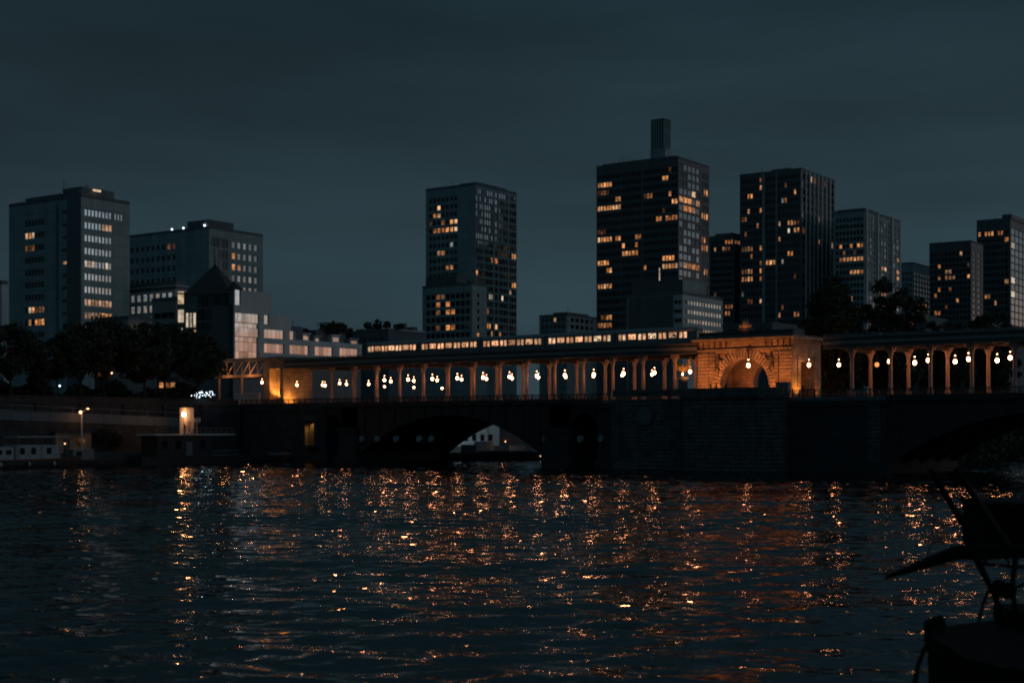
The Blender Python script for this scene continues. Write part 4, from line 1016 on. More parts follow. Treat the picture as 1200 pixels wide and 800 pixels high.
# entablature, consoles, cornice, parapet
m = MB(); m.box(P0-.15, P1+.15, NF-.3, NF-.004, 18.35, 18.75); m.build('string_course', M['stone_warm'], pv)
m = MB()
for k in list(range(5))+list(range(11, 16)):
    a = P0+.5+k*1.0; m.box(a, a+.42, NF-.5, NF-.01, 19.0, 19.95)
m.build('console', M['stone_warm'], pv)
m = MB(); m.box(P0-.1, P1+.1, NF, NB, 19.31, 19.98); m.build('frieze', M['stone_warm'], pv)
m = MB(); m.box(P0-.8, P1+.8, NF-1.0, NB+.6, 19.985, 20.35); m.box(P0-.6, P1+.6, NF-.75, NB+.4, 20.351, 20.6); m.build('cornice', M['stone_warm'], pv)
m = MB(); m.box(P0-.1, P1+.1, NF+.1, NF+.6, 20.601, 21.35); m.box(P0-.2, P1+.2, NF, NF+.7, 21.351, 21.5); m.build('parapet', M['stone_pier'], pv)
# crest ornament on top
m = MB(); m.box(PC-1.3, PC+1.3, NF-.1, NF+.5, 21.5, 21.75); m.ball((PC, NF+.2, 22.4), .62, 10, 7, (1, .5, 1.3))
m.ball((PC-.75, NF+.2, 22.1), .42, 8, 6, (1, .5, 1.2)); m.ball((PC+.75, NF+.2, 22.1), .42, 8, 6, (1, .5, 1.2)); m.tube((PC-.2, NF+.2, 22.6), (PC-.35, NF+.2, 23.4), .14, .03); m.tube((PC+.15, NF+.2, 22.6), (PC+.3, NF+.2, 23.5), .14, .03)
m.build('crest', M['stone_warm'], pv, smooth=True)
# spandrel reliefs (dark reclining figures)
def relief(cx, cz, mir):
    m = MB(); s = mir
    m.ball((cx, NF-.32, cz+.95), .24, 8, 6); m.ball((cx+s*.05, NF-.3, cz+.35), .42, 8, 6, (.8, .6, 1.2)); m.ball((cx+s*.25, NF-.28, cz-.35), .40, 8, 6, (1, .6, .9))
    m.tube((cx, NF-.35, cz+.6), (cx-s*.7, NF-.35, cz+.25), .13, .09); m.tube((cx-s*.7, NF-.35, cz+.25), (cx-s*.95, NF-.35, cz+.75), .09, .06)
    m.tube((cx+s*.3, NF-.33, cz-.4), (cx-s*.25, NF-.4, cz-1.05), .2, .14); m.tube((cx-s*.25, NF-.4, cz-1.05), (cx+s*.1, NF-.33, cz-1.9), .14, .08)
    m.tube((cx+s*.4, NF-.33, cz-.45), (cx+s*.45, NF-.36, cz-1.3), .18, .12); m.tube((cx+s*.2, NF-.33, cz+.5), (cx+s*.7, NF-.33, cz+.2), .12, .07)
    m.build('relief', M['relief'], pv, smooth=True)
relief(P0+3.6, 16.6, -1); relief(P1-3.4, 16.8, 1)
# arched side opening facing the right-hand viaduct arm, uplit from the pavement
m = MB(); m.box(P1-1.2, P1-.02, NF+2.61, NB-2.31, 16.6, 18.29); m.build('side_lintel', M['stone_warm'], pv)
for c, d in ((NF+1.75, NF+2.7), (NB-2.5, NB-1.2)):
    m = MB()
    for k in range(11): m.box(P1+.0, P1+.16, c, d, 11+k*.6, 11+(k+1)*.6-.07)
    m.build('pilaster', M['stone_warm'], pv)
warm_spot('portal_lamp', W(P1+1.3, .2, 11.1), W(P1, .4, 13.4), 700, 80, (1, .36, .05), .3)
warm_spot('portal_lamp', W(P1+1.6, 6.9, 11.1), W(P1, 6.9, 12.8), 110, 90, (1, .33, .07), .3)
# left end stone pylon (x 316-336) with bright niche
py = empty('end_pylon', W(0, 0, 0), BROT, 'stone pylon with bright yellow niche at the left end of the viaduct', 'pylon')
m = MB(); m.box(-96.4, -94.6, -1, 7, 10.9, 20.2); m.box(-91.6, -90.6, -1, 7, 10.9, 20.2); m.box(-94.59, -91.61, 1.0, 7, 10.9, 20.2); m.box(-94.59, -91.61, -1, .99, 18.3, 20.2); m.box(-96.7, -90.3, -1.3, 7.3, 20.21, 20.7)
m.build('shaft', M['stone_warm'], py)
m = MB(); m.box(-94.6, -91.6, -.9, .9, 10.9, 12.1); m.build('niche_base', M['stone_warm'], py)
warm_spot('pylon_lamp', W(-93.1, -.2, 12.2), W(-93.1, 1.1, 15.5), 2200, 130, (1, .40, .08), .3)
warm_spot('pylon_lamp', W(-89.2, .2, 11.1), W(-90.6, .8, 13), 1000, 120, (1, .38, .07), .3)
m = MB()
for k in range(11): m.box(-90.59, -90.42, 5.6, 6.8, 11+k*.6, 11+(k+1)*.6-.07)
m.build('pilaster', M['stone_warm'], py)
# floodlights for the arch: on the roadway kerb, washing the front and the vault
for i, (t, e) in enumerate(((6.5, 950), (10, 650), (16.5, 650), (20, 750))):
    warm_spot('arch_floodlight', W(t, -8.0, 11.4), W(t+.2 if t < 12 else t, -1, 16.2), e*2.4, 95, (1, .295, .07), .25, .8)
warm_spot('vault_floodlight', W(9.6, 2.6, 11.1), W(11, 6.4, 16), 300, 120, (1, .26, .07), .2)
warm_spot('crest_light', W(13.3, -2.4, 20.7), W(13.3, -.8, 22.6), 14, 70, (1, .36, .14), .3)
# steel station canopy left of the pylon, lit orange
st = empty('station_canopy', W(0, 0, 0), BROT, 'orange lit steel station canopy left of the end pylon', 'canopy')
m = MB(); m.box(-112, -96.8, -1, 7, 20.3, 20.7); m.box(-112, -96.8, -1.05, -.75, 19.9, 20.29); m.build('roof', M['steel'], st)
m = MB(); m.box(-112, -96.8, -1.1, -.8, 16.7, 17.3)
t = -112
while t < -98: m.tube((t, -.95, 17.3), (t+2.2, -.95, 19.9), .12); m.tube((t+2.2, -.95, 17.3), (t+2.2, -.95, 19.9), .07); t += 2.3
m.build('truss', M['column_paint'], st)
m = MB(); m.box(-112, -96.8, -.7, 6.5, 16.75, 16.95); m.build('platform', M['steel_dark'], st)
m = MB()
for t in (-103, -110): m.tube((t, -.9, 10.9), (t, -.9, 16.7), .3, .25, 10)
m.build('post', M['column_paint'], st)
m = MB(); m.box(-104.5, -97, -1.6, -1.3, 10.9, 13.2); m.box(-104.6, -96.9, -1.75, -1.15, 13.2, 13.4); m.build('lower_wall', M['white_wall'], st)
warm_point('canopy_lamp', W(-100, -2.5, 17.9), 160, (1, .38, .12)); warm_point('canopy_lamp', W(-107, -2.5, 17.9), 110, (1, .38, .12))

# ------------------------------------------------------------------ lanterns
def make_lantern():
    r = empty('hanging_lantern')
    m = MB(); m.tube((0, 0, .62), (0, 0, 2.1), .035, .035, 6); m.lathe((0, 0, .28), [(.12, 0), (.30, .03), (.24, .16), (.08, .34), (.05, .4)], 12); m.build('bracket', M['iron'], r)
    m = MB(); m.ball((0, 0, 0), .24, 14, 9, (1, 1, 1.2)); m.build('globe', M['globe'], r, smooth=True)
    m = MB(); m.ball((0, 0, .80), .08, 10, 7); m.build('upper_bulb', M['globe_far'], r, smooth=True)
    m = MB(); m.lathe((0, 0, -.40), [(.02, 0), (.06, .03), (.07, .08), (.1, .1)], 8); m.build('finial', M['iron'], r)
    return r
lan = make_lantern(); used = [False]
def put_lantern(t, n, z, label, group, s=1):
    o = lan if not used[0] else copy_tree(lan); used[0] = True
    o.location = W(t, n, z); tag(o, label, 'lantern', group); o.scale = (s, s, s); o.rotation_euler = (0, 0, 0); return o
GL = 'lanterns hanging under the viaduct'
for k in range(12):
    t = -63.7+6*k
    if t > 1: t = 3.0
    j = 11-k
    put_lantern(t, -.25, 15.42, f'{ORD[j]} near-row lantern left of the stone arch, counting away from it', GL)
for k in range(12):
    t = -68.7+6*k
    j = 11-k
    put_lantern(t, 6.9, 15.45, f'{ORD[j]} far-row lantern left of the stone arch, counting away from it', GL, .9)
for k in range(4):
    put_lantern(34+6*k+.2, 5.2, 16.38, f'{ORD[k]} high-hung lantern right of the lit portal wall', GL, 1.08)
for k in range(1, 4):
    put_lantern(33.6+6*k, 1.6, 15.9, f'{ORD[k-1]} low-hung white lantern right of the lit portal wall', GL, 1.08)
# a dimmer amber lantern in the first bay
r = empty('hanging_lantern', W(33.8, 1.6, 15.8), 0, 'amber dim lantern in the first open bay right of the lit portal wall', 'lantern', GL)
m = MB(); m.tube((0, 0, .6), (0, 0, 2.1), .035); m.lathe((0, 0, .28), [(.12, 0), (.30, .03), (.24, .16), (.08, .34)], 12); m.build('bracket', M['iron'], r)
m = MB(); m.ball((0, 0, 0), .33, 14, 9, (1, 1, 1.12)); m.build('globe', M['globe_dim'], r, smooth=True)
# lantern hanging before the arch, and portal / end lanterns
t = t_at(877, -1.8); Y = W(t, -1.8).y; o = put_lantern(t, -1.8, CAMZ+(HZ-428)*Y/F, 'lantern on a dark bracket in front of the stone arch', 'lanterns by the portals', 1.1)
br2 = empty('lantern_bracket', W(t, -1.8, CAMZ+(HZ-428)*Y/F), BROT, 'dark iron bracket holding the lantern before the stone arch', 'bracket')
m = MB(); m.tube((0, 0, 1.0), (0, 0, 3.1), .13, .1, 8); m.tube((0, 0, 2.9), (0, .9, 3.2), .07, .07, 6); m.build('rod', M['iron'], br2)
for x, y, n, lab in ((948, 427.5, 1.5, 'lantern before the lit portal wall right of the stone arch'), (983, 427.5, 1.5, 'lantern in the shadowed bay just right of the lit portal wall')):
    t = t_at(x, n); Y = W(t, n).y; put_lantern(t, n, CAMZ+(HZ-y)*Y/F, lab, 'lanterns by the portals', 1.0)
for x, y, n, lab in ((432, 450, -.3, 'small lantern in the dark bay nearest the left portal'), (406, 450, -.3, 'right one of two lanterns in the leftmost lit bays'), (378, 451, 1, 'left one of two close lanterns near the left portal'), (381, 451.5, 5, 'right one of two close lanterns near the left portal'), (348, 451, -3, 'lantern before the bright left portal wall'), (307, 448, -4, 'lantern before the white wall under the station canopy'), (398, 449, 5, 'dimmer lantern behind in the leftmost lit bays')):
    t = t_at(x, n); Y = W(t, n).y; put_lantern(t, n, CAMZ+(HZ-y)*Y/F, lab, 'lanterns at the left end', .85)
# road lamps on the far side seen lower, under the near row
for x, y, lab in ((450.6, 454, 'low round street light under the tenth bay lanterns'), (485, 455, 'low round street light right of the previous low one'), (518, 456, 'faint low street light nearest the middle bays')):
    t = t_at(x, 13); Y = W(t, 13).y; r = empty('street_light', W(t, 13, 10.9), BROT, lab, 'street light', 'low street lights on the far roadway'); z = CAMZ+(HZ-y)*Y/F-10.9
    m = MB(); m.tube((0, 0, 0), (0, 0, z), .07, .05, 8); m.build('post', M['iron'], r)
    m = MB(); m.ball((0, 0, z+.2), .22, 10, 7); m.build('globe', M['globe_far'], r)

# ------------------------------------------------------------------ metro train
tr = empty('metro_train', W(0, 1.9, 0), BROT, 'lit five car metro train crossing the viaduct left of the arch', 'train')
ends = [428, 490.5, 562.5, 638.5, 720, 822]
ts = [t_at(x, .65) for x in ends]
for i in range(5):
    a, b = ts[i]+.12, ts[i+1]-.12
    if i == 4: b = a+15.6
    Lc = b-a; zf = 19.56; w = 1.22
    m = MB()
    prof = [(-w, zf), (-w-.03, zf+1.2), (-w+.02, zf+2.7), (-w+.25, zf+3.05), (-.5, zf+3.22), (.5, zf+3.22), (w-.25, zf+3.05), (w-.02, zf+2.7), (w+.03, zf+1.2), (w, zf)]
    m.prism(prof, a, b-(1.0 if i == 4 else 0), 'yz')
    if i == 4:   # tapered nose
        q = len(prof); va = [(b-1.0, y, z) for y, z in prof]; vb = [(b, y*.86, zf+(z-zf)*.93) for y, z in prof]
        m.add(va+vb, [(j, (j+1) % q, q+(j+1) % q, q+j) for j in range(q)]+[tuple(range(q, 2*q))])
    car = m.build('carriage', M['steel'], tr)
    m = MB(); m.box(a+.4, b-.4, -1.0, 1.0, 18.97, 19.55); m.build('bogie', M['steel_dark'], car)
    # windows: door pairs and three wide windows
    n = 4; pitch = (Lc-1.2-(1.0 if i == 4 else 0))/ (n-1+.42)
    wz0, wz1 = zf+1.52, zf+2.34
    for k in range(4):
        c = a+.6+pitch*.21+k*pitch
        for s in (-1, 1):
            m = MB(); m.box(c+s*.42-.26, c+s*.42+.26, -w-.06, -w-.01, wz0-.1, wz1); m.build('door_window', M['lit_train'], car)
        m = MB(); m.box(c-.9, c-.86, -w-.05, -w+.02, zf+.1, wz1+.2); m.box(c+.86, c+.9, -w-.05, -w+.02, zf+.1, wz1+.2); m.box(c-.02, c+.02, -w-.05, -w+.02, zf+.1, wz1+.2); m.build('door_frame', M['steel_dark'], car)
        if k < 3:
            d = c+pitch/2; m = MB(); ww = .70
            m.box(d-ww, d+ww, -w-.06, -w-.01, wz0, wz1); m.build('window', M['lit_train'], car)
            # flat dark ovals on the pane stand in for passengers' heads against the light
            rr = random.Random(i*7+k)
            m = MB()
            for q_ in range(rr.randint(1, 3)): m.ball((d+rr.uniform(-ww*.8, ww*.8), -w-.075, wz0+rr.uniform(.15, .45)), .15, 8, 6, (1, .15, 1.2))
            m.build('window_sticker', M['cloth_dark'], car)
    if i == 4:
        m = MB(); m.box(b-.03, b+.01, -.85, .85, wz0-.2, wz1); m.build('windscreen', M['glass'], car)
        for s in (-1, 1): m = MB(); m.ball((b+.02, s*.75, zf+.6), .12, 8, 6); m.build('headlight', M['small_lamp'], car)
    if i < 4: m = MB(); m.box(b, b+.5, -.8, .8, zf+.1, zf+2.8); m.build('gangway', M['steel_dark'], tr)
lampmb = MB(); 

# ------------------------------------------------------------------ figures
def person(loc, rz, label, pose=0, coat='cloth_dark'):
    r = empty('person', loc, rz, label, 'person', 'people by the bridge parapet')
    lean = .12 if pose == 0 else .0
    V = [(0, 0, .95), (0, lean*.5, 1.2), (0, lean, 1.42), (0, lean+.02, 1.53), (0, lean+.05, 1.66),      # pelvis..head
         (-.19, lean, 1.42), (-.25, lean+.08, 1.12), (-.2, lean+.3, 1.02), (.19, lean, 1.42), (.25, lean+.06, 1.12), (.2, lean+.26, 1.0),
         (-.1, 0, .9), (-.11, .02+.04*pose, .5), (-.12, -.04, .08), (-.12, .1, .03), (.1, 0, .9), (.12, .0-.06*pose, .5), (.13, .02, .08), (.13, .16, .03)]
    E = [(0, 1), (1, 2), (2, 3), (3, 4), (2, 5), (5, 6), (6, 7), (2, 8), (8, 9), (9, 10), (0, 11), (11, 12), (12, 13), (13, 14), (0, 15), (15, 16), (16, 17), (17, 18)]
    rad = [.15, .15, .17, .06, .11, .08, .055, .04, .08, .055, .04, .1, .07, .05, .04, .1, .07, .05, .04]
    me = bpy.data.meshes.new('person'); me.from_pydata(V, E, []); o = bpy.data.objects.new('body', me); COL.objects.link(o); o.parent = r
    md = o.modifiers.new('skin', 'SKIN'); me.skin_vertices[0].data[0].use_root = True
    for i, q in enumerate(rad): me.skin_vertices[0].data[i].radius = (q, q)
    sb = o.modifiers.new('sub', 'SUBSURF'); sb.levels = 1; sb.render_levels = 1
    me.materials.append(M[coat])
    m = MB(); m.ball((0, lean+.04, 1.70), .115, 10, 7, (1, 1.05, 1)); m.build('hair', M['cloth_dark'], r, smooth=True)
    return r
def at_tn(x, n): return t_at(x, n)
for x, n, rz, lab in ((833, -10.6, 2.3, 'person in dark coat standing at the parapet before the arch left pier'), (839.5, -10.8, 2.0, 'person beside the first one at the parapet, under the arch ring'), (851, -10.4, 2.8, 'person alone at the parapet before the arch opening'), (941, -8.2, 2.6, 'person in dark coat at the railing before the lit portal wall')):
    person(W(at_tn(x, n), n, 11.3 if n < -10 else 10.92), BROT+rz, lab, 1)

# winged bronze statue on pedestal
n_s = -10.4; t_s = t_at(800, n_s); Ys = W(t_s, n_s).y
sta = empty('statue', W(t_s, n_s, 11.3), BROT+.62, 'small golden lit winged statue on a dark pedestal left of the stone arch', 'statue')
m = MB(); m.box(-.9, .9, -.9, .9, 0, .5); m.box(-.7, .7, -.7, .7, .5, 2.6); m.box(-.85, .85, -.85, .85, 2.6, 2.85); m.build('pedestal', M['cladding_dark'], sta)
V = [(0, 0, 3.75), (0, -.05, 4.15), (0, -.08, 4.5), (0, -.08, 4.68), (0, -.1, 4.88), (-.24, -.08, 4.48), (-.42, -.3, 4.2), (-.3, -.55, 4.35), (.24, -.08, 4.48), (.5, -.25, 4.25), (.62, -.5, 4.5), (-.13, 0, 3.65), (-.2, -.2, 3.3), (-.16, .05, 2.92), (.13, 0, 3.65), (.16, -.05, 3.3), (.2, -.1, 2.92)]
E = [(0, 1), (1, 2), (2, 3), (3, 4), (2, 5), (5, 6), (6, 7), (2, 8), (8, 9), (9, 10), (0, 11), (11, 12), (12, 13), (0, 14), (14, 15), (15, 16)]
rad = [.22, .2, .22, .09, .16, .1, .08, .05, .1, .08, .05, .15, .12, .08, .15, .12, .08]
me = bpy.data.meshes.new('figure'); me.from_pydata(V, E, []); fo = bpy.data.objects.new('figure', me); COL.objects.link(fo); fo.parent = sta
fo.modifiers.new('skin', 'SKIN'); me.skin_vertices[0].data[0].use_root = True
for i, q in enumerate(rad): me.skin_vertices[0].data[i].radius = (q, q)
sb = fo.modifiers.new('sub', 'SUBSURF'); sb.levels = 1; sb.render_levels = 1; me.materials.append(M['bronze'])
for s in (-1, 1):
    m = MB()
    for k in range(9):   # feathers fanned along the raised wing
        a = R(52-6*k); l = 2.15-.19*k
        bx, bz = s*(.10+.02*k), 4.42-.07*k
        ex, ez = bx+s*l*math.cos(a), bz+l*math.sin(a)
        mx_, mz_ = (bx+ex)/2+s*.06, (bz+ez)/2+.08
        m.tube((bx, .12, bz), (mx_, .2, mz_), .10, .10, 6); m.tube((mx_, .2, mz_), (ex, .25, ez), .10, .03, 6)
    m.build('wing', M['bronze'], sta, smooth=True)
warm_spot('statue_spot', W(t_s+2.2, n_s-1.8, 12.4), W(t_s, n_s, 16.4), 1200, 46, (1, .33, .08), .3)
# utility cabinet near the arch right pier
cb = empty('utility_cabinet', W(t_at(916, -10.5), -10.0, 11.3), BROT, 'blue-grey cabinet behind the parapet right of the arch opening', 'cabinet')
m = MB(); m.box(-1, 1, -.4, .4, 0, 1.7); m.build('body', M['steel'], cb); m = MB(); m.box(-1.1, 1.1, -.5, .5, 1.7, 1.8); m.build('lid', M['steel_dark'], cb); m = MB(); m.box(-.02, .02, -.43, -.401, .1, 1.6); m.build('door_seam', M['steel_dark'], cb)

# ------------------------------------------------------------------ boathouse seen through the arch
bh = empty('quay_house', W(-89, 44, 0), BROT, 'white two storey quay house seen through the bridge arch', 'house')
m = MB(); m.box(-10, 2, -10, 20, 2.2, 10.2); m.build('wall', M['white_wall'], bh)
m = MB(); m.box(-10.3, 2.4, -10.3, 20.3, 10.21, 10.6); m.build('roof', M['concrete_dark'], bh)
for y in (-8, -5, -2, 1, 4, 7, 10, 13, 16):
    for z, h in ((3.4, 1.5), (7, 1.6)):
        m = MB(); m.box(2.005, 2.06, y, y+1.4, z, z+h); m.build('window', M['glass'], bh)
for x in (-9, -6, -3, 0):
    for z, h in ((3.4, 1.5), (7, 1.6)):
        m = MB(); m.box(x, x+1.3, -10.06, -10.005, z, z+h); m.build('window', M['glass'], bh)
warm_point('quay_house_lamp', W(-84.5, 40, 4.5), 90, (1, .45, .15))
bl = bpy.data.lights.new('quay_floodlight', 'AREA'); bl.energy = 260; bl.size = 2; bl.color = (.55, .85, 1); bo = bpy.data.objects.new('quay_floodlight', bl); COL.objects.link(bo)
bo.location = W(-76, 46, 9); bo.rotation_euler = (W(-87, 50, 6)-W(-76, 46, 9)).to_track_quat('-Z', 'Y').to_euler()

# ------------------------------------------------------------------ boats
def boat_hull(L_, Wd, h, n=14, sheer=.5):
    """pointed bow at +x"""
    V = []; Fc = []
    rows = []
    for i in range(n+1):
        s = i/n; x = -L_/2+L_*s
        w = Wd/2*(1-max(0, (s-.7)/.3)**2.2)*(1-.15*max(0, (.12-s)/.12)); w = max(w, .03)
        zt = h+sheer*max(0, (s-.5)/.5)**2+.1*sheer*max(0, (.2-s)/.2)
        rows.append([(x, -w, zt), (x, -w*.96, zt*.4), (x, -w*.75, -.6), (x, 0, -.8), (x, w*.75, -.6), (x, w*.96, zt*.4), (x, w, zt)])
    for r_ in rows: V += r_
    for i in range(n):
        for j in range(6): a = i*7+j; Fc.append((a, a+1, a+8, a+7))
        Fc.append((i*7+6, i*7, i*7+7, i*7+13))
    Fc.append(tuple(range(6, -1, -1))); Fc.append(tuple(n*7+j for j in range(7)))
    m = MB(); m.add(V, Fc); return m
# white cabin boat at left
wb = empty('cabin_boat', W(-79.5, -66.5, 0), BROT+PI/2, 'white cabin houseboat with flat canopy moored at far left', 'boat')
boat_hull(21, 4.6, 1.5).build('hull', M['hull'], wb)
m = MB(); m.prism([(-8.8, 1.5), (-8.8, 3.6), (-3.2, 3.4), (-3.2, 1.5)], -1.7, 1.7, 'xz'); cab = m.build('aft_cabin', M['boat_white'], wb)
m = MB(); m.prism([(-3, 1.5), (-3, 3.75), (4.6, 3.75), (5.2, 1.5)], -1.8, 1.8, 'xz'); cab2 = m.build('wheelhouse', M['boat_white'], wb)
for x in (-2.2, -.2, 2.6):
    m = MB(); m.box(x, x+.8, -1.86, -1.81, 2.3, 3.3); m.build('window', M['glass'], cab2)
for x in (-8, -6.2, -4.6):
    m = MB(); m.box(x, x+.9, -1.76, -1.71, 2.3, 3.0); m.build('window', M['glass'], cab)
m = MB(); m.box(-2.8, 6.4, -2.1, 2.1, 4.95, 5.1); m.build('canopy', M['boat_white'], wb)
m = MB()
for x in (-2.6, 1.6, 6.2):
    for y in (-2, 2): m.tube((x, y, 1.5), (x, y, 4.95), .05)
m.build('canopy_post', M['steel'], wb)
m = MB(); m.box(-10.2, 9, -2.32, -2.28, 1.35, 1.48); m.build('rubbing_strake', M['red_paint'], wb)
m = MB()
for x in (-6, -1, 3.5): m.ball((x, -2.5, .75), .3, 8, 6, (1, .7, 1.3))
m.build('fender', M['boat_white'], wb)
m = MB(); m.ball((5.8, -2.0, 3.9), .12); m.build('deck_lamp', M['small_lamp'], wb)

# floating landing stage with lit cabin
ls = empty('landing_stage', W(-80, -34.6, 0), BROT+PI/2, 'dark floating landing stage with bright lit white cabin on top', 'landing stage')
m = MB(); m.box(-11, 13, -2.6, 2.6, -.8, 1.5); m.build('pontoon', M['hull'], ls)
m = MB(); m.box(-7.5, 4.5, -2.2, 2.2, 1.5, 5.1); lower = m.build('lower_deck_house', M['hull'], ls)
for x in (-6.5, -3.6, 1.8):
    m = MB(); m.box(x, x+1.2, -2.26, -2.21, 2.8, 4.2); m.build('window', M['glass'], lower)
m = MB(); m.box(-1.2, .1, -2.26, -2.21, 1.6, 4.0); m.build('door', M['steel'], lower)
m = MB(); m.box(-8.2, 9.5, -2.7, 2.7, 5.1, 5.35); m.build('upper_deck', M['concrete_pale'], ls)
m = MB(); m.box(.1, 2.0, -.3, 1.2, 5.35, 10.0); kc = m.build('lit_cabin', M['white_wall'], ls)
m = MB(); m.box(-.1, 2.2, -.5, 1.4, 10.0, 10.15); m.build('roof', M['hull'], kc)
m = MB(); m.box(.35, 1.25, -.36, -.31, 5.4, 7.6); m.build('door', M['column_paint'], kc)
m = MB(); m.box(1.7, 3.2, -.75, -.65, 7.4, 8.2); m.tube((2.6, -.5, 5.35), (2.6, -.5, 8.2), .06); m.build('blank_sign', M['boat_white'], ls)
m = MB(); m.prism([(-8, 1.7), (-8, 5.0), (-7.6, 5.0), (-7.6, 1.7)], -2.5, -2.2, 'xz')
x = -8
m = MB()
while x < 9.4: m.tube((x, -2.6, 5.35), (x, -2.6, 6.4), .03, .03, 5); x += 1.2
m.tube((-8, -2.6, 6.4), (9.4, -2.6, 6.4), .03); m.tube((-8, -2.6, 5.9), (9.4, -2.6, 5.9), .02); m.build('railing', M['steel'], ls)
m = MB(); m.tube((.6, -1.2, 5.35), (2.3, -1.2, 7.6), .08); m.tube((1.0, -1.2, 5.35), (2.6, -1.2, 7.4), .05)
for k in range(6): m.box(.6+k*.28, .95+k*.28, -1.4, -.9, 5.6+k*.33, 5.66+k*.33)
m.build('steps', M['steel_dark'], ls)
m = MB(); m.tube((-.7, -.9, 5.35), (-.7, -.9, 8.6), .06, .05, 8); m.build('lamp_post', M['steel_dark'], ls)
m = MB(); m.ball((-.7, -.9, 8.8), .38, 12, 9); m.build('lamp', M['kiosk_lamp'], ls, smooth=True)
person(W(-80, -34.3, 5.36)+Vector((.1, -.6, 0)), 1.2, 'person in dark coat on the landing stage beside the lit cabin', 1)

# street lamp and lit kiosk on lower quay
sp0 = W(-84.5, t_n if False else -53.5, 2.2)
q = empty('street_lamp', W(-87, -50.8, 2.2), BROT, 'short lit street lamp on the lower quay, left of the ramp', 'street lamp')
m = MB(); m.tube((0, 0, 0), (0, 0, 7.0), .16, .11, 10); m.tube((0, 0, 6.9), (1.0, .4, 7.5), .06, .05, 8); m.build('post', M['concrete_pale'], q)
m = MB(); m.ball((1.1, .44, 7.5), .2, 10, 7, (1.7, 1, .6)); m.build('lamp', M['small_lamp'], q)
m = MB(); m.ball((.0, -.25, 6.9), .28, 10, 7); m.build('lamp', M['small_lamp'], q)
warm_point('street_lamp_light', W(-86.1, -51.6, 8.4), 34, (1, .38, .12))
hk = empty('brick_hut', W(-87.5, -53, 2.2), BROT, 'low orange lit brick hut below the quay street lamp', 'hut')
m = MB(); m.box(-3, 0, -2.6, 4.5, 0, 3.4); m.build('wall', M['stone_warm'], hk); m = MB(); m.box(-3.2, .3, -2.9, 4.8, 3.4, 3.65); m.build('roof', M['roof_dark'], hk)
m = MB(); m.box(.005, .06, -1, .1, .05, 2.3); m.build('door', M['roof_dark'], hk)
m = MB(); m.box(.005, .06, 1.6, 3.2, 1.2, 2.4); m.build('window', M['lit_dim'], hk)
# shrubs and parked boats along quay
for i, (n, sc, lab) in enumerate(((-46, .3, 'dark shrub right of the orange lit hut'), (-43.5, .26, 'second dark shrub right of the orange lit hut'))):
    tree(W(-87.5, n, 2.2), i, sc, i, lab, 'shrubs on the lower quay', 'shrub')
bg = empty('motor_barge', W(-80.5, -13, 0), BROT+PI/2, 'low dark barge moored between landing stage and bridge abutment', 'barge')
boat_hull(19, 4.6, 1.3).build('hull', M['hull'], bg); m = MB(); m.box(-7, -3, -1.6, 1.6, 1.3, 3.1); m.build('cabin', M['hull'], bg); m = MB(); m.box(-2.6, 6, -1.7, 1.7, 1.3, 1.8); m.build('hatch', M['steel'], bg)
bg2 = empty('motor_barge', W(-80.5, -53, 0), BROT+PI/2, 'low dark barge moored between white cabin boat and landing stage', 'barge')
boat_hull(14, 4, 1.2).build('hull', M['hull'], bg2); m = MB(); m.box(-5, -1, -1.4, 1.4, 1.2, 2.9); m.build('cabin', M['steel'], bg2); m = MB(); m.box(-4.4, -3.4, -1.46, -1.41, 1.9, 2.5); m.build('window', M['glass'], bg2)
# boat under the arch
ub = empty('cabin_cruiser', W(-62, 33, 0), BROT+.5, 'grey cabin cruiser with bare red mast seen under the bridge arch', 'boat')
ub.rotation_euler = (0, 0, .05)
boat_hull(15, 4, 1.6).build('hull', M['steel'], ub); m = MB(); m.box(-5.5, -1.5, -1.4, 1.4, 1.6, 3.6); m.build('cabin', M['boat_white'], ub)
m = MB(); m.box(1.8, 5, -1.3, 1.3, 1.6, 2.7); m.build('fore_cabin', M['boat_white'], ub)
m = MB(); m.tube((-2.6, 0, 1.6), (-2.6, 0, 11), .1, .05, 8); m.build('mast', M['red_paint'], ub)
m = MB(); m.ball((.9, -1.2, 3.6), .13); m.build('mast_lamp', M['small_lamp'], ub)
m = MB(); m.box(.2, 4.2, -1.5, 1.5, 3.9, 4.05); m.build('awning', M['red_paint'], ub)
warm_point('boat_lamp', W(-60, 31, 3.2), 26, (1, .4, .12)); 
dk = empty('cargo_barge', W(-53, 22, 0), BROT+.15, 'long low black barge lying in front of the cruiser under the bridge arch', 'barge')
dk.rotation_euler = (0, 0, .02)
boat_hull(20, 4.6, 1.5, sheer=.6).build('hull', M['hull'], dk); m = MB(); m.box(-8, -5, -1.5, 1.5, 1.5, 3.1); m.build('cabin', M['steel'], dk)
m = MB(); m.box(-4.5, 6, -1.8, 1.8, 1.5, 1.9); m.build('hatch', M['hull'], dk)
m = MB(); m.ball((7.5, -1.9, .9), .09); m.build('lamp', M['small_lamp'], dk)
# small mooring buoy
by = empty('mooring_buoy', ((5-600)/F*150, 150, 0), 0, 'dark mooring buoy floating at the left edge of the river', 'buoy')
m = MB(); m.lathe((0, 0, -.5), [(.3, 0), (.75, .2), (.8, .6), (.7, .9), (.25, 1.05), (.2, 1.4), (.05, 1.5)], 14); m.build('float', M['hull'], by)

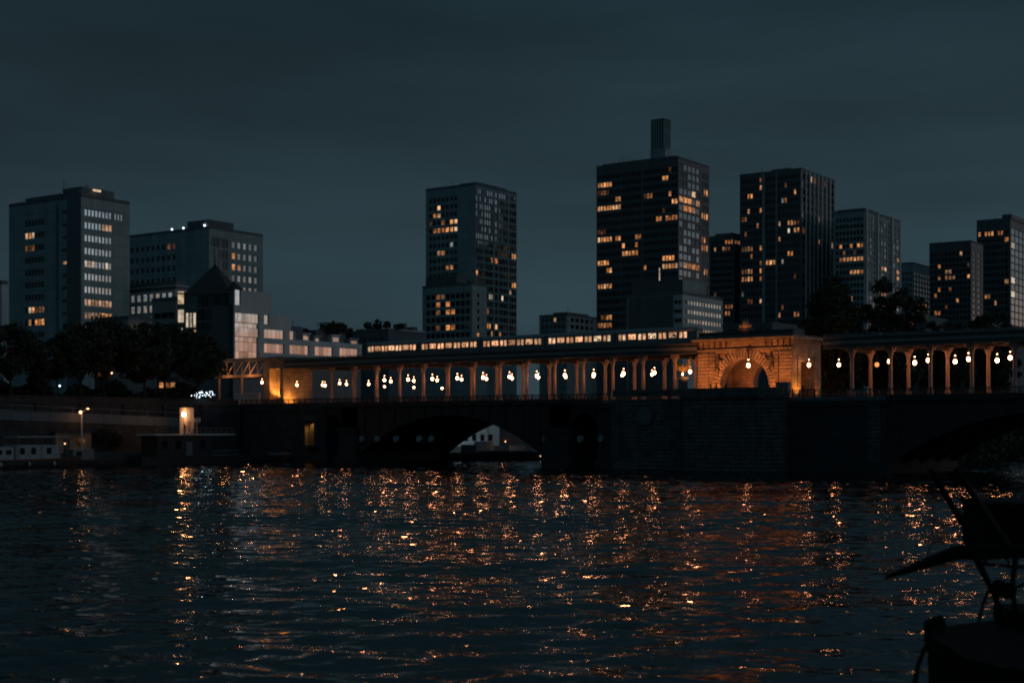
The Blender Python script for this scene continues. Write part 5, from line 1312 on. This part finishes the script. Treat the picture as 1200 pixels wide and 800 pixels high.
# string lights in tree
sg = empty('string_lights', W(-92.6, -19.6, 12.4), BROT+PI/2, 'cluster of small white string lights at the quay edge below the trees', 'string lights')
rr = random.Random(21)
m = MB(); pts = []
for k in range(34):
    x = -2.6+5.0*k/33+rr.uniform(-.2, .2); pts.append((x, rr.uniform(-.6, .6), .35+.3*x/2.6+rr.uniform(-.9, .9)*(1-abs(x)/4)))
mm = MB(); mm.path(pts, .012, 4); mm.build('wire', M['iron'], sg)
for p in pts:
    m = MB(); m.ball(p, rr.uniform(.05, .12), 8, 5); m.build('bulb', M['lit_cool'], sg)
warm_point('string_light_glow', W(-92, -19.6, 12.8), 18, (.6, .85, 1))

# scattered far lamps: small distant street lights behind the quay trees
for i, (x, y, Y, mt, lab) in enumerate(((46, 399, 300, 'small_lamp', 'tiny orange street light highest in the left trees'), (33, 424, 290, 'small_lamp', 'tiny street light left of the orange shop front glow'), (45, 450, 285, 'lit_cool', 'tiny white street light under the left trees'), (70, 452, 285, 'lit_cool', 'second tiny white street light under the left trees'), (131, 437, 300, 'small_lamp', 'tiny orange street light among the middle quay trees'), (67, 421, 300, 'lit_cool', 'tiny white street light above the shop front'), (105, 431, 300, 'small_lamp', 'faint orange street light between the left tree groups'))):
    p = Vector(((x-600)/F*Y, Y, BASE)); z = CAMZ+(HZ-y)*Y/F-BASE
    r = empty('street_light', p, 0, lab, 'street light', 'distant street lights behind the quay trees')
    m = MB(); m.tube((0, 0, 0), (0, 0, z-.15), .08, .05, 6); m.build('post', M['iron'], r)
    m = MB(); m.ball((0, 0, z), .2, 8, 6); m.build('lamp', M[mt], r)

for i, (x0, x1, y0, y1, Y, lab) in enumerate(((38, 50, 427, 431, 292, 'tiny orange shop front glowing through the left trees'), (113, 124, 433, 441, 300, 'dim orange shop front glowing between the left tree groups'), (186, 206, 448, 454, 300, 'orange shop front left of the string lights'))):
    a_ = (x0-600)/F*Y; b_ = (x1-600)/F*Y; z0 = CAMZ+(HZ-y1)*Y/F; z1 = CAMZ+(HZ-y0)*Y/F
    sf = empty('shop_front', (a_, Y, z0), 0, lab, 'shop front', 'shop fronts behind the quay trees')
    m = MB(); m.box(-.5, b_-a_+.5, .3, 4, BASE-z0, z1-z0+1.2); m.build('wall', M['roof_dark'], sf)
    q_ = 3
    for k in range(q_):
        m = MB(); w_ = (b_-a_)/q_; m.box(k*w_+.1, (k+1)*w_-.15, .1, .29, 0, z1-z0); m.build('window', M['lit_warm' if k else 'lit_bright'], sf)
    m = MB(); m.prism([(-.7, z1-z0+.3), (.29, z1-z0+.7), (.29, z1-z0+.3)], -.4, b_-a_+.4, 'yz'); m.build('awning', M['cloth_dark'], sf)

# ------------------------------------------------------------------ foreground workboat (lower right)
FD = 25.0
def fp(x, y, d=FD): return Vector(((x-600)/F*d, d, CAMZ+(HZ-y)/F*d))
fb = empty('work_boat', (0, 0, 0), 0, 'black work boat bow with folded crane arm in the lower right corner', 'boat')
# hull: tall dark bow with side curving away
m = MB()
o0 = fp(1088, 738); o1 = fp(1206, 716, 25.6)
def hullsec(x, yb, d, w):  # rail point
    p = fp(x, yb, d); return p
rail = [fp(1086, 740, 24.6), fp(1100, 734, 25.2), fp(1130, 730, 26), fp(1165, 726, 27), fp(1215, 716, 28.5), fp(1300, 705, 31)]
near = [fp(1086, 740, 24.6)+Vector((.0, -.05, -.02)), fp(1102, 752, 23.4), fp(1130, 770, 22.5), fp(1170, 780, 21.8), fp(1240, 790, 21.4), fp(1330, 800, 21.2)]
V = []
for a, b in zip(rail, near):
    V += [a, b, Vector((b.x*1.0+.15, b.y+.15, -.6)), Vector((a.x+.1, a.y-.1, -.6))]
Fc = []
for i in range(5):
    for j in range(4): a = i*4+j; b = i*4+(j+1) % 4; Fc.append((a, b, b+4, a+4))
Fc.append((0, 1, 2, 3)); Fc.append((20, 21, 22, 23))
m.add(V, Fc); m.build('hull', M['hull_black'], fb)
# samson post with bent head
m = MB(); b0 = fp(1095, 745, 24.8); m.tube(b0-Vector((0, 0, .1)), b0+Vector((0, 0, .22)), .17, .19, 10); m.tube(b0+Vector((-.12, 0, .16)), b0+Vector((.16, 0, .28)), .12, .11, 10)
m.build('samson_post', M['hull_black'], fb)
m = MB(); pts = [fp(*q, 24.6) for q in ((1097, 738), (1089, 750), (1081, 765), (1075, 782), (1072, 800), (1070, 830), (1068, 900))]
m.path(pts, .045, 8); m.build('mooring_rope', M['rope'], fb)
# crane: tapered arm
m = MB(); pts = [(1038, 676, .035), (1062, 668, .065), (1090, 658, .10), (1118, 648, .13), (1145, 644, .15)]
for a, b in zip(pts[:-1], pts[1:]): m.tube(fp(a[0], a[1]), fp(b[0], b[1]), a[2], b[2], 10)
m.build('crane_arm', M['hull_black'], fb)
m = MB(); m.prism([(fp(1138, 0).x, fp(0, 656).z), (fp(1138, 0).x, fp(0, 640).z), (fp(1215, 0).x, fp(0, 640).z), (fp(1215, 0).x, fp(0, 652).z)], FD-.15, FD+.35, 'xz'); m.build('crane_base', M['hull_black'], fb)
for (a, b, r_) in (((1090, 549), (1146, 642), .07), ((1120, 548), (1180, 642), .065)):
    m = MB(); A_, B_ = fp(*a), fp(*b); m.tube(A_, B_, r_*.8, r_, 8); m.build('strut', M['hull_black'], fb)
m = MB(); A_, B_ = fp(1131, 560, 25.3), fp(1186, 640, 25.3); m.tube(A_, B_, .014, .014, 8); m.build('guy_rail', M['steel_dark'], fb)
m = MB(); m.box(fp(1158, 0, 26).x, fp(1270, 0, 26).x, 25.8, 27.5, fp(0, 643, 26).z, fp(0, 592, 26).z); cabn = m.build('cabin', M['hull_black'], fb)
m = MB(); m.box(fp(1156, 0, 26).x, fp(1275, 0, 26).x, 25.7, 27.6, fp(0, 592, 26).z, fp(0, 588, 26).z); m.build('roof', M['hull_black'], cabn)
# thin stays
for a, b in (((1094, 570), (1093, 634)), ((1119, 610), (1113, 645)), ((1122, 560), (1124, 586)), ((1093, 634), (1086, 652))):
    m = MB(); m.tube(fp(*a, 25.1), fp(*b, 25.1), .012, .012, 6); m.build('stay', M['rope'], fb)
# lower legs / winch tangle
segs = [((1143, 652), (1158, 682), .065), ((1158, 682), (1172, 712), .055), ((1172, 712), (1180, 735), .05), ((1190, 652), (1186, 690), .055), ((1186, 690), (1192, 726), .05), ((1160, 688), (1152, 708), .035), ((1152, 708), (1146, 732), .03), ((1150, 660), (1200, 664), .035), ((1164, 700), (1200, 684), .03)]
for a, b, r_ in segs[:5]:
    m = MB(); m.tube(fp(*a, 25.4), fp(*b, 25.4), r_, r_*.9, 8); m.build('leg', M['hull_black'], fb)
m = MB()
for a, b, r_ in segs[5:]: m.tube(fp(*a, 25.2), fp(*b, 25.2), r_, r_, 8)
m.build('hose', M['rope'], fb)
c = fp(1176, 690, 25.2); m = MB()
m.tube(c+Vector((0, -.2, 0)), c+Vector((0, .2, 0)), .10, .10, 14); m.tube(c+Vector((0, -.26, 0)), c+Vector((0, -.2, 0)), .15, .15, 14); m.tube(c+Vector((0, .2, 0)), c+Vector((0, .26, 0)), .15, .15, 14)
m.build('winch', M['hull_black'], fb)
m = MB()
pts = []
for k in range(13):
    a = -PI*.15+PI*1.05*k/12; pts.append(fp(1168+15*math.cos(a), 662-13*math.sin(a)*.8, 25.0))
m.path(pts, .022, 6); m.build('hose_loop', M['rope'], fb)
m = MB(); m.box(fp(1190, 0, 26).x, fp(1260, 0, 26).x, 25.9, 27.2, fp(0, 735, 26).z, fp(0, 716, 26).z); m.build('deck_box', M['hull_black'], fb)
